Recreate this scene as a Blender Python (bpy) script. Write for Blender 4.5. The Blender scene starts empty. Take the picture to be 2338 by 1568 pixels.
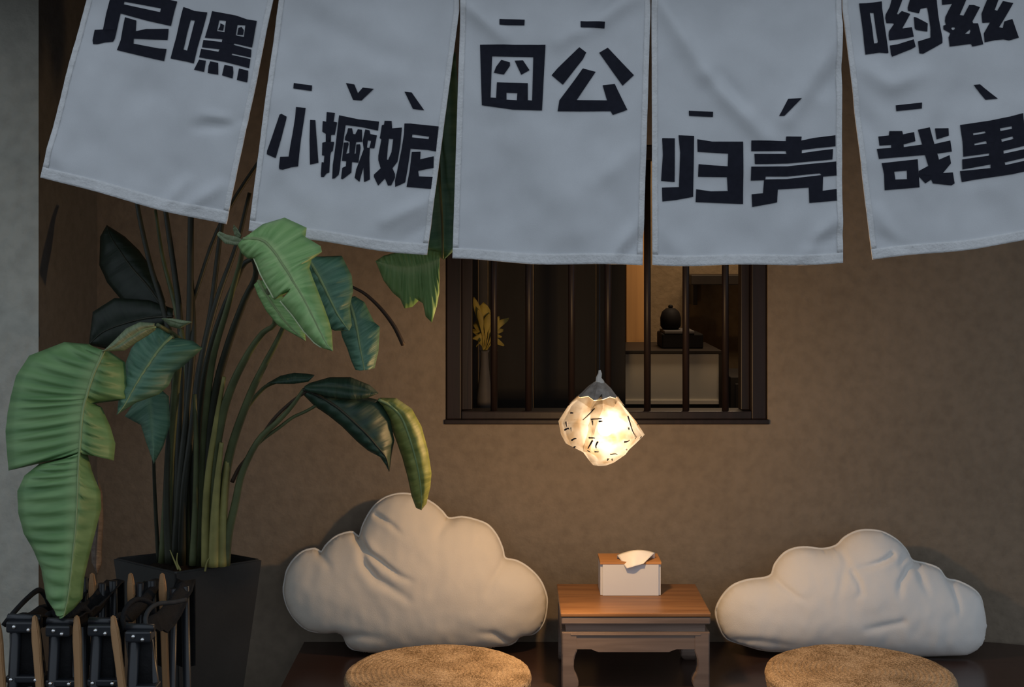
import bpy, bmesh, math, random
import numpy as np
from mathutils import Vector, Matrix, noise
from mathutils.geometry import tessellate_polygon, delaunay_2d_cdt
from mathutils.bvhtree import BVHTree

random.seed(7)
S = bpy.context.scene
COL = S.collection
F, CX, HY, HC = 3030.0, 1169.0, 555.0, 1.65      # focal length in pixels, principal point, eye height

# ---------------------------------------------------------------- camera, world, light, exposure
cam_data = bpy.data.cameras.new('camera')
cam_data.sensor_width = 36.0
cam_data.lens = F / 2338 * 36
cam_data.shift_y = -(784 - HY) / 2338
cam_data.clip_start = 0.05
cam = bpy.data.objects.new('camera', cam_data)
cam.location = (0, 0, HC); cam.rotation_euler = (math.pi / 2, 0, 0)
COL.objects.link(cam); S.camera = cam

world = bpy.data.worlds.new('dusk_sky'); S.world = world; world.use_nodes = True
wn = world.node_tree
bg = wn.nodes['Background']
bg.inputs[0].default_value = (0.76, 0.86, 0.98, 1); bg.inputs[1].default_value = 0.67

S.view_settings.view_transform = 'Standard'
S.view_settings.look = 'None'
S.view_settings.gamma = 1.0
S.view_settings.use_curve_mapping = False
S.view_settings.exposure = 0.0
S.cycles.use_denoising = True
S.cycles.max_bounces = 8
S.cycles.transparent_max_bounces = 12
S.cycles.sample_clamp_indirect = 4.0

LAMP_W = 64.0          # bulb in the paper lantern
ROOM_W = 19.0           # warm lamp in the room behind the window

# ---------------------------------------------------------------- helpers
def W(px, py, D):
    return Vector(((px - CX) * D / F, D, HC - (py - HY) * D / F))

def mat(name, color, rough=0.7, spec=0.3, noise_scale=None, noise_amt=0.15, bump=0.0, bump_scale=60.0, color2=None, detail=5.0, sheen=0.0, metallic=0.0):
    m = bpy.data.materials.new(name); m.use_nodes = True
    nt = m.node_tree; b = nt.nodes['Principled BSDF']
    b.inputs['Base Color'].default_value = (*color, 1)
    b.inputs['Roughness'].default_value = rough
    b.inputs['Specular IOR Level'].default_value = spec
    b.inputs['Metallic'].default_value = metallic
    if sheen: b.inputs['Sheen Weight'].default_value = sheen
    tc = nt.nodes.new('ShaderNodeTexCoord')
    if noise_scale:
        n = nt.nodes.new('ShaderNodeTexNoise'); n.inputs['Scale'].default_value = noise_scale; n.inputs['Detail'].default_value = detail
        r = nt.nodes.new('ShaderNodeValToRGB')
        c2 = color2 or tuple(c * (1 - noise_amt) for c in color)
        c1 = color if color2 else tuple(c * (1 + noise_amt) for c in color)
        r.color_ramp.elements[0].position = 0.3; r.color_ramp.elements[1].position = 0.7
        r.color_ramp.elements[0].color = (*c2, 1); r.color_ramp.elements[1].color = (*c1, 1)
        nt.links.new(tc.outputs['Object'], n.inputs['Vector'])
        nt.links.new(n.outputs['Fac'], r.inputs['Fac']); nt.links.new(r.outputs['Color'], b.inputs['Base Color'])
    if bump:
        n2 = nt.nodes.new('ShaderNodeTexNoise'); n2.inputs['Scale'].default_value = bump_scale; n2.inputs['Detail'].default_value = 6
        bp = nt.nodes.new('ShaderNodeBump'); bp.inputs['Strength'].default_value = bump; bp.inputs['Distance'].default_value = 0.01
        nt.links.new(tc.outputs['Object'], n2.inputs['Vector'])
        nt.links.new(n2.outputs['Fac'], bp.inputs['Height']); nt.links.new(bp.outputs['Normal'], b.inputs['Normal'])
    return m

def wood(name, c1, c2, axis='X', scale=1.0, rough=0.5, spec=0.3):
    m = bpy.data.materials.new(name); m.use_nodes = True
    nt = m.node_tree; b = nt.nodes['Principled BSDF']
    tc = nt.nodes.new('ShaderNodeTexCoord'); mp = nt.nodes.new('ShaderNodeMapping')
    sc = {'X': (3, 45, 45), 'Y': (45, 3, 45), 'Z': (45, 45, 3)}[axis]
    mp.inputs['Scale'].default_value = tuple(s * scale for s in sc)
    n = nt.nodes.new('ShaderNodeTexNoise'); n.inputs['Scale'].default_value = 1.0; n.inputs['Detail'].default_value = 6; n.inputs['Distortion'].default_value = 0.6
    r = nt.nodes.new('ShaderNodeValToRGB')
    r.color_ramp.elements[0].position = 0.3; r.color_ramp.elements[1].position = 0.72
    r.color_ramp.elements[0].color = (*c2, 1); r.color_ramp.elements[1].color = (*c1, 1)
    L = nt.links.new
    L(tc.outputs['Object'], mp.inputs['Vector']); L(mp.outputs['Vector'], n.inputs['Vector'])
    L(n.outputs['Fac'], r.inputs['Fac']); L(r.outputs['Color'], b.inputs['Base Color'])
    bp = nt.nodes.new('ShaderNodeBump'); bp.inputs['Strength'].default_value = 0.15; bp.inputs['Distance'].default_value = 0.003
    L(n.outputs['Fac'], bp.inputs['Height']); L(bp.outputs['Normal'], b.inputs['Normal'])
    b.inputs['Roughness'].default_value = rough; b.inputs['Specular IOR Level'].default_value = spec
    return m

def obj(name, bm_or_me, m=None, parent=None, smooth=False, kind=None):
    if isinstance(bm_or_me, bmesh.types.BMesh):
        me = bpy.data.meshes.new(name); bm_or_me.normal_update(); bm_or_me.to_mesh(me); bm_or_me.free()
    else: me = bm_or_me
    if m: me.materials.append(m)
    if smooth:
        for p in me.polygons: p.use_smooth = True
    o = bpy.data.objects.new(name, me); COL.objects.link(o)
    if parent is not None:
        o.parent = parent
        o.matrix_parent_inverse = parent.matrix_basis.inverted()
    if kind: o['kind'] = kind
    return o

def tag(o, label, cat, group=None):
    o['label'] = label; o['category'] = cat
    if group: o['group'] = group
    return o

def thing(name, label, cat, loc, group=None):
    o = bpy.data.objects.new(name, None); COL.objects.link(o)
    o.location = loc; o.empty_display_size = 0.05
    return tag(o, label, cat, group)

def add_box(bm, x0, x1, y0, y1, z0, z1, bevel=0.0):
    r = bmesh.ops.create_cube(bm, size=1.0)
    vs = r['verts']
    for v in vs:
        v.co = Vector((x0 + (v.co.x + .5) * (x1 - x0), y0 + (v.co.y + .5) * (y1 - y0), z0 + (v.co.z + .5) * (z1 - z0)))
    if bevel:
        es = list({e for v in vs for e in v.link_edges})
        bmesh.ops.bevel(bm, geom=es, offset=bevel, segments=2, profile=0.5, affect='EDGES')
    return bm

def box(x0, x1, y0, y1, z0, z1, bevel=0.0):
    return add_box(bmesh.new(), x0, x1, y0, y1, z0, z1, bevel)

def catmull(pts, n):
    pts = [Vector(p) for p in pts]
    if len(pts) == 2: return [pts[0].lerp(pts[1], i / (n - 1)) for i in range(n)]
    P = [pts[0] * 2 - pts[1]] + pts + [pts[-1] * 2 - pts[-2]]
    seg = len(pts) - 1; out = []
    for i in range(n):
        u = i / (n - 1) * seg; k = min(int(u), seg - 1); t = u - k
        p0, p1, p2, p3 = P[k:k + 4]
        out.append(0.5 * ((2 * p1) + (p2 - p0) * t + (2 * p0 - 5 * p1 + 4 * p2 - p3) * t * t + (3 * p1 - p0 - 3 * p2 + p3) * t ** 3))
    return out

def add_tube(bm, pts, radii, sides=8, caps=True):
    pts = [Vector(p) for p in pts]; n = len(pts)
    if not hasattr(radii, '__len__'): radii = [radii] * n
    rings = []; up = None
    for i, p in enumerate(pts):
        t = (pts[min(i + 1, n - 1)] - pts[max(i - 1, 0)]).normalized()
        if up is None:
            up = Vector((0, 0, 1)) if abs(t.z) < .9 else Vector((1, 0, 0))
        a = (up - t * up.dot(t)).normalized(); b = t.cross(a); up = a
        rings.append([bm.verts.new(p + (a * math.cos(2 * math.pi * k / sides) + b * math.sin(2 * math.pi * k / sides)) * radii[i]) for k in range(sides)])
    for i in range(n - 1):
        for k in range(sides):
            bm.faces.new((rings[i][k], rings[i][(k + 1) % sides], rings[i + 1][(k + 1) % sides], rings[i + 1][k]))
    if caps:
        bm.faces.new(list(reversed(rings[0]))); bm.faces.new(rings[-1])
    return bm

def tube(pts, radii, sides=8): return add_tube(bmesh.new(), pts, radii, sides)

def lathe(profile, seg=64, cx=0, cy=0):
    bm = bmesh.new(); rings = []
    for r, z in profile:
        if r < 1e-6: rings.append([bm.verts.new((cx, cy, z))])
        else: rings.append([bm.verts.new((cx + r * math.cos(2 * math.pi * k / seg), cy + r * math.sin(2 * math.pi * k / seg), z)) for k in range(seg)])
    for a, b in zip(rings, rings[1:]):
        for k in range(seg):
            k2 = (k + 1) % seg
            if len(a) == 1 and len(b) == 1: continue
            if len(a) == 1: bm.faces.new((a[0], b[k], b[k2]))
            elif len(b) == 1: bm.faces.new((a[k], a[k2], b[0]))
            else: bm.faces.new((a[k], a[k2], b[k2], b[k]))
    bmesh.ops.recalc_face_normals(bm, faces=bm.faces)
    return bm

def grid_mesh(P):
    bm = bmesh.new(); V = [[bm.verts.new(p) for p in row] for row in P]
    uv = bm.loops.layers.uv.new('UVMap'); R = len(P); C = len(P[0])
    for i in range(R - 1):
        for j in range(C - 1):
            try: f = bm.faces.new((V[i][j], V[i + 1][j], V[i + 1][j + 1], V[i][j + 1]))
            except ValueError: continue
            for l, (a, b) in zip(f.loops, ((i, j), (i + 1, j), (i + 1, j + 1), (i, j + 1))):
                l[uv].uv = (b / (C - 1), a / (R - 1))
    return bm

def solid(o, t, offset=0.0):
    md = o.modifiers.new('thickness', 'SOLIDIFY'); md.thickness = t; md.offset = offset
    return o

# ---------------------------------------------------------------- materials
M = {}
def plaster(name, c1, c2, crack=False):
    m = mat(name, c1, 0.95, 0.08, 2.2, color2=c2, detail=9, bump=0.35, bump_scale=38)
    nt = m.node_tree; b = nt.nodes['Principled BSDF']
    old = b.inputs['Base Color'].links[0].from_socket
    tc = [n for n in nt.nodes if n.type == 'TEX_COORD'][0]
    n = nt.nodes.new('ShaderNodeTexNoise'); n.inputs['Scale'].default_value = 26; n.inputs['Detail'].default_value = 8
    r = nt.nodes.new('ShaderNodeValToRGB'); r.color_ramp.elements[0].position = .25; r.color_ramp.elements[1].position = .62
    r.color_ramp.elements[0].color = (.80, .80, .80, 1); r.color_ramp.elements[1].color = (1, 1, 1, 1)
    mx = nt.nodes.new('ShaderNodeMix'); mx.data_type = 'RGBA'; mx.blend_type = 'MULTIPLY'; mx.inputs['Factor'].default_value = 1
    nt.links.new(tc.outputs['Object'], n.inputs['Vector']); nt.links.new(n.outputs['Fac'], r.inputs['Fac'])
    nt.links.new(old, mx.inputs[6]); nt.links.new(r.outputs['Color'], mx.inputs[7]); nt.links.new(mx.outputs[2], b.inputs['Base Color'])
    return m
M['plaster'] = plaster('wall_plaster', (.242, .196, .148), (.206, .166, .124))
M['plaster_recess_shade'] = plaster('recess_shade_plaster', (.115, .112, .108), (.100, .097, .093))  # shade of the recess put into the plaster colour
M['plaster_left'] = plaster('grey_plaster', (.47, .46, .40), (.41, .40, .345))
M['paving'] = mat('dark_paving', (.10, .10, .10), .8, .2, 3.0, bump=.2, bump_scale=20)
M['ceil'] = mat('dark_ceiling', (.06, .045, .035), .8, .2, 4.0)
M['dark_wood'] = wood('dark_window_wood', (.019, .011, .010), (.011, .007, .006), 'Z', 1, .45)
M['beam'] = wood('eave_wood', (.05, .03, .02), (.03, .018, .012), 'X', 1, .6)
M['platform'] = wood('platform_wood', (.050, .027, .022), (.033, .018, .015), 'X', .6, .22, .5)
M['cloth'] = mat('banner_cloth', (.60, .615, .635), .9, .1, 9.0, noise_amt=.05, bump=.08, bump_scale=420)
M['hem'] = mat('banner_hem_cloth', (.66, .665, .67), .9, .1, 60.0, noise_amt=.06, bump=.3, bump_scale=150)
M['ink'] = mat('black_print', (.016, .017, .026), .8, .12, 80.0, noise_amt=.12)
M['cushion'] = mat('cushion_cotton', (.76, .735, .70), .92, .08, 5.0, noise_amt=.03, bump=.10, bump_scale=300)
M['cream'] = mat('cream_cotton', (.71, .645, .555), .92, .08, 5.0, noise_amt=.03, bump=.10, bump_scale=300)
M['piping'] = mat('cushion_piping', (.72, .69, .64), .9, .1, 40, noise_amt=.05)
M['table_top'] = wood('lamp_tinted_wood', (.275, .135, .056), (.165, .074, .030), 'X', 1, .38)  # orange of the lantern light put into the top's colour
M['table'] = wood('shade_greyed_wood', (.225, .163, .130), (.15, .107, .085), 'X', 1.2, .55)  # same table wood, greyed for the shade on its front and legs
M['white'] = mat('white_plastic', (.62, .62, .63), .35, .4, 10, noise_amt=.02)
M['lid'] = wood('lid_wood', (.55, .27, .10), (.38, .17, .06), 'X', 1.5, .45)
M['tissue'] = mat('tissue_paper', (.85, .82, .78), .95, .05, 30, noise_amt=.02, bump=.1)
M['pot'] = mat('black_planter', (.024, .023, .021), .45, .35, 6, noise_amt=.15, bump=.05)
M['soil'] = mat('soil', (.025, .018, .013), .95, .1, 40, bump=.8)
M['tubing'] = mat('black_tubing', (.014, .016, .020), .32, .5, 8, noise_amt=.1)
M['rivet'] = mat('steel_rivet', (.75, .75, .75), .2, .5, 20, noise_amt=.05, metallic=1)
M['arm_wood'] = wood('beech_wood', (.40, .235, .115), (.30, .165, .075), 'Z', 1, .5)
M['black_cloth'] = mat('black_canvas', (.013, .013, .014), .9, .15, 50, noise_amt=.2, bump=.3, bump_scale=200)
M['strap'] = mat('grey_strap', (.030, .032, .034), .8, .2, 50, noise_amt=.2)
M['cord'] = mat('black_cord', (.02, .02, .025), .6, .3, 30)
M['in_wall'] = plaster('inner_plaster', (.25, .185, .115), (.20, .145, .09))
M['in_dark'] = wood('inner_dark_panel', (.024, .020, .018), (.016, .014, .013), 'Z', .5, .6)
M['in_grey'] = mat('grey_panel', (.085, .078, .076), .6, .2, 8)
M['in_wood'] = wood('inner_warm_wood', (.50, .27, .10), (.40, .21, .08), 'Z', .6, .5)
M['counter'] = mat('counter_panel', (.62, .59, .52), .6, .3, 6, noise_amt=.04)
M['counter_frame'] = mat('counter_frame', (.02, .015, .012), .5, .3, 9)
M['counter_foot'] = mat('counter_foot', (.75, .70, .62), .5, .3, 9, noise_amt=.03)
M['device'] = mat('black_device', (.006, .005, .005), .7, .15, 9)
M['yellow_leaf'] = mat('yellow_leaf', (.30, .235, .05), .6, .3, 20, noise_amt=.3)

# ---------------------------------------------------------------- setting
DW, TW = 4.42, .22                      # wall face, wall thickness
ZP = HC - 1.327                         # platform top
WXL = (1017 - CX) * DW / F; WXR = (1753 - CX) * DW / F
WZB = HC - (960 - HY) * DW / F; WZT = HC + (HY - 330) * DW / F
XL = -1.382
bm = bmesh.new()
# one wall mesh with a true opening (front ring, back ring, reveals)
def rect(y, a, b, c, d): return [bm.verts.new((x, y, z)) for x, z in ((a, c), (b, c), (b, d), (a, d))]
of = rect(DW, XL - .2, 4.2, 0, 2.75); inf = rect(DW, WXL, WXR, WZB, WZT)
ob_ = rect(DW + TW, XL - .2, 4.2, 0, 2.75); inb = rect(DW + TW, WXL, WXR, WZB, WZT)
for i in range(4):
    j = (i + 1) % 4
    bm.faces.new((of[i], of[j], inf[j], inf[i])); bm.faces.new((ob_[j], ob_[i], inb[i], inb[j]))
    bm.faces.new((inf[i], inf[j], inb[j], inb[i])); bm.faces.new((of[j], of[i], ob_[i], ob_[j]))
bmesh.ops.recalc_face_normals(bm, faces=bm.faces)
obj('wall_back', bm, M['plaster'], kind='structure')
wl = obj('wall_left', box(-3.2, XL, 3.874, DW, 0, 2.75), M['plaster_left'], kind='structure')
wl.data.materials.append(M['plaster_recess_shade'])          # grey paint on the front; recess side coloured darker to stand for shade
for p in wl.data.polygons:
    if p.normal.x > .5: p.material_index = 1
obj('floor', box(-9, 9, -9, DW + TW, -.1, 0), M['paving'], kind='structure')
obj('ceiling', box(-3.2, 4.2, 3.2, DW + TW, 2.75, 2.85), M['ceil'], kind='structure')
obj('trim_1', box(-3.2, 4.2, 3.28, 3.42, 2.345, 2.75, .01), M['beam'], kind='structure')
# the room behind the window
RB = 6.6
obj('wall_room_back', box(-1.4, 2.4, RB, RB + .1, 0, 2.75), M['in_wall'], kind='structure')
obj('wall_room_left', box(-1.5, -1.4, DW + TW, RB + .1, 0, 2.75), M['in_wall'], kind='structure')
obj('wall_room_right', box(2.4, 2.5, DW + TW, RB + .1, 0, 2.75), M['in_wall'], kind='structure')
obj('ceiling_room', box(-1.5, 2.5, DW + TW, RB + .1, 2.75, 2.85), M['ceil'], kind='structure')
obj('floor_room', box(-1.5, 2.5, DW + TW, RB + .1, -.1, 0), M['in_dark'], kind='structure')

# window: frame pieces and upright bars, recessed in the reveal
win = bpy.data.objects.new('window_1', None); COL.objects.link(win)
win.location = ((WXL + WXR) / 2, DW + .06, WZB); win['kind'] = 'structure'
win['label'] = 'barred window with dark brown wooden frame in the plaster wall'
def px_x(px, D): return (px - CX) * D / F
yf0, yf1 = DW + .01, DW + .10
fw = .052
obj('frame_post', box(WXL + .002, WXL + fw, yf0, yf1, WZB + .002, WZT - .002, .004), M['dark_wood'], win)
obj('frame_post', box(WXR - fw, WXR - .002, yf0, yf1, WZB + .002, WZT - .002, .004), M['dark_wood'], win)
obj('frame_sill', box(WXL + fw, WXR - fw, yf0, yf1, WZB + .002, WZB + .030, .004), M['dark_wood'], win)
obj('frame_head', box(WXL + fw, WXR - fw, yf0, yf1, WZT - .05, WZT - .002, .004), M['dark_wood'], win)
obj('sash_post', box(WXL + fw, WXL + fw + .036, yf0 + .035, yf1, WZB + .030, WZT - .05, .003), M['dark_wood'], win)
obj('sash_post', box(WXR - fw - .030, WXR - fw, yf0 + .035, yf1, WZB + .030, WZT - .05, .003), M['dark_wood'], win)
for px in (1128, 1207, 1305, 1388, 1478, 1566, 1656):
    x = px_x(px, DW + .03)
    obj('bar', tube([(x, DW + .03, WZB + .030), (x, DW + .03, WZT - .05)], .0115, 10), M['dark_wood'], win, smooth=True)
# weathered stone ledge under the frame
obj('window_ledge', box(WXL - .004, WXR + .004, DW - .008, DW + .01, WZB - .012, WZB + .004, .003), M['dark_wood'], win)

# platform with a cut right-hand back corner
XP0 = px_x(695, DW)
bm = bmesh.new()
poly = [(XP0, DW - .001), (1.575, DW - .001)]
for k in range(1, 9):
    a = k / 8
    poly.append((1.575 + .75 * a, DW - .001 - .30 * a ** 1.15 - .12 * a * a))
poly += [(2.325, 3.3), (XP0, 3.3)]
tv = [bm.verts.new((x, y, ZP)) for x, y in poly]; bv = [bm.verts.new((x, y, ZP - .05)) for x, y in poly]
bm.faces.new(tv); bm.faces.new(list(reversed(bv)))
for i in range(len(tv)):
    j = (i + 1) % len(tv); bm.faces.new((tv[i], bv[i], bv[j], tv[j]))
bmesh.ops.recalc_face_normals(bm, faces=bm.faces)
plat = thing('seating_platform', 'low glossy dark brown wooden platform along the plaster wall', 'platform', (.5, 3.85, 0))
obj('platform_top', bm, M['platform'], plat)
obj('platform_base', box(XP0 + .04, 2.1, 3.36, DW - .14, 0, ZP - .05), M['platform'], plat)

# ---------------------------------------------------------------- cloth banners
DB = 3.35
def seg_d(x, y, a):
    x0, y0, x1, y1 = a[:4]; dx, dy = x1 - x0, y1 - y0
    t = max(0, min(1, ((x - x0) * dx + (y - y0) * dy) / (dx * dx + dy * dy)))
    return math.hypot(x - x0 - t * dx, y - y0 - t * dy), t
BAN = [
    dict(L=[(219, -92), (196, 0), (93, 403)], R=[(639.5, -92), (624.5, 0), (517, 514)],
         folds=[(450, 290, 560, 278, .007, 12), (470, 262, 555, 285, -.006, 12), (375, 468, 425, 412, -.006, 14), (430, 472, 505, 425, -.007, 13), (330, 150, 380, 430, .010, 60), (110, 330, 150, 390, -.005, 20)]),
    dict(L=[(642.5, -92), (636, 0), (568, 525)], R=[(1048.8, -92), (1048.8, 22), (975, 583)],
         folds=[(880, 505, 985, 455, -.008, 16), (930, 540, 985, 505, .006, 14), (700, 0, 720, 240, .010, 50), (900, 20, 880, 200, -.009, 60), (640, 440, 700, 500, .005, 30), (690, 30, 900, 140, .006, 30)]),
    dict(L=[(1051.2, -92), (1051.2, 22), (1033, 591)], R=[(1484.8, -92), (1484.8, 32), (1467, 605)],
         folds=[(1052, 0, 1150, 85, -.012, 18), (1450, -10, 1280, 95, -.012, 22), (1430, -60, 1330, 60, .009, 16), (1400, 592, 1462, 500, -.007, 14), (1420, 585, 1465, 545, .006, 12), (1440, 350, 1360, 420, -.006, 22), (1150, 300, 1150, 560, .012, 60), (1260, 330, 1300, 520, -.008, 50)]),
    dict(L=[(1487.2, -92), (1487.2, 32), (1489, 604)], R=[(1920.8, -92), (1920.8, 19), (1924, 600)],
         folds=[(1490, -20, 1610, 170, -.014, 22), (1610, 170, 1745, 315, -.012, 20), (1640, 170, 1700, 240, .008, 16), (1920, 60, 1800, 270, -.012, 22), (1918, 150, 1880, 210, .008, 14), (1830, 590, 1905, 500, -.008, 14), (1850, 560, 1915, 535, .007, 13), (1520, 530, 1560, 590, -.006, 22), (1700, 470, 1720, 590, .009, 60)]),
    dict(L=[(1923.2, -92), (1923.2, 19), (1992, 593)], R=[(2352, -92), (2356, 19), (2420, 537)],
         folds=[(1965, 150, 2030, 195, -.008, 22), (2030, 195, 2100, 170, -.008, 22), (2000, 480, 2055, 570, -.008, 18), (2020, 540, 2075, 575, .006, 14), (2200, 180, 2180, 260, .008, 45), (2250, 430, 2270, 560, .010, 60), (1960, 250, 1990, 300, .006, 22)]),
]
for b in BAN: b['ph'] = random.uniform(0, 6)
def edge_at(poly, y):
    for (x0, y0), (x1, y1) in zip(poly, poly[1:]):
        if y <= y1 or (x1, y1) == poly[-1]:
            return x0 + (x1 - x0) * (y - y0) / (y1 - y0)
def b_disp(b, px, py):
    d = .010 * noise.noise(Vector((px / 130 + b['ph'], py / 210, b['ph']))) + .004 * noise.noise(Vector((px / 45, py / 60, b['ph'] + 3)))
    for f in b['folds']:
        q, t = seg_d(px, py, f)
        d += 1.7 * f[4] * math.exp(-(q / f[5]) ** 2) * (.6 + .4 * math.sin(math.pi * t))
    d += .006 * math.sin(px / 70 + b['ph']) * max(0, (py - 100) / 500)
    return d
def b_point(b, px, py, off=0.0):
    p = W(px, py, DB); p.y += b_disp(b, px, py) - off
    return p
def b_uv(b, s, t):
    # s across, t down; bottom edge runs straight between the two lower corners with slight waviness
    (lx, ly), (rx, ry) = b['L'][-1], b['R'][-1]
    ybot = ly + (ry - ly) * s + 2.2 * math.sin(s * 9 + b['ph']) + 4.0 * math.sin(math.pi * s)
    y = -92 + (ybot + 92) * t
    yl = -92 + (ly + 92) * t; yr = -92 + (ry + 92) * t
    xl, xr = edge_at(b['L'], yl), edge_at(b['R'], yr)
    return xl + (xr - xl) * s, y
T2 = lambda ox, oy, k: (lambda L: [(ox + x * k, oy + y * k) for x, y in L])
VA, VB, VC, VD = T2(200, 0, .09565), T2(380, 0, .12754), T2(600, 230, .12755), T2(730, 240, .12116)
VE, VF, VG, VH = T2(850, 260, .11478), T2(1950, 0, .08982), T2(2130, 0, .08927), T2(1990, 240, .14885)
Z2, Z3, Z4, Z5 = T2(540, 150, .29973), T2(1020, 0, .3954), T2(1460, 180, .2806), T2(1900, 0, .3826)
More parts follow.
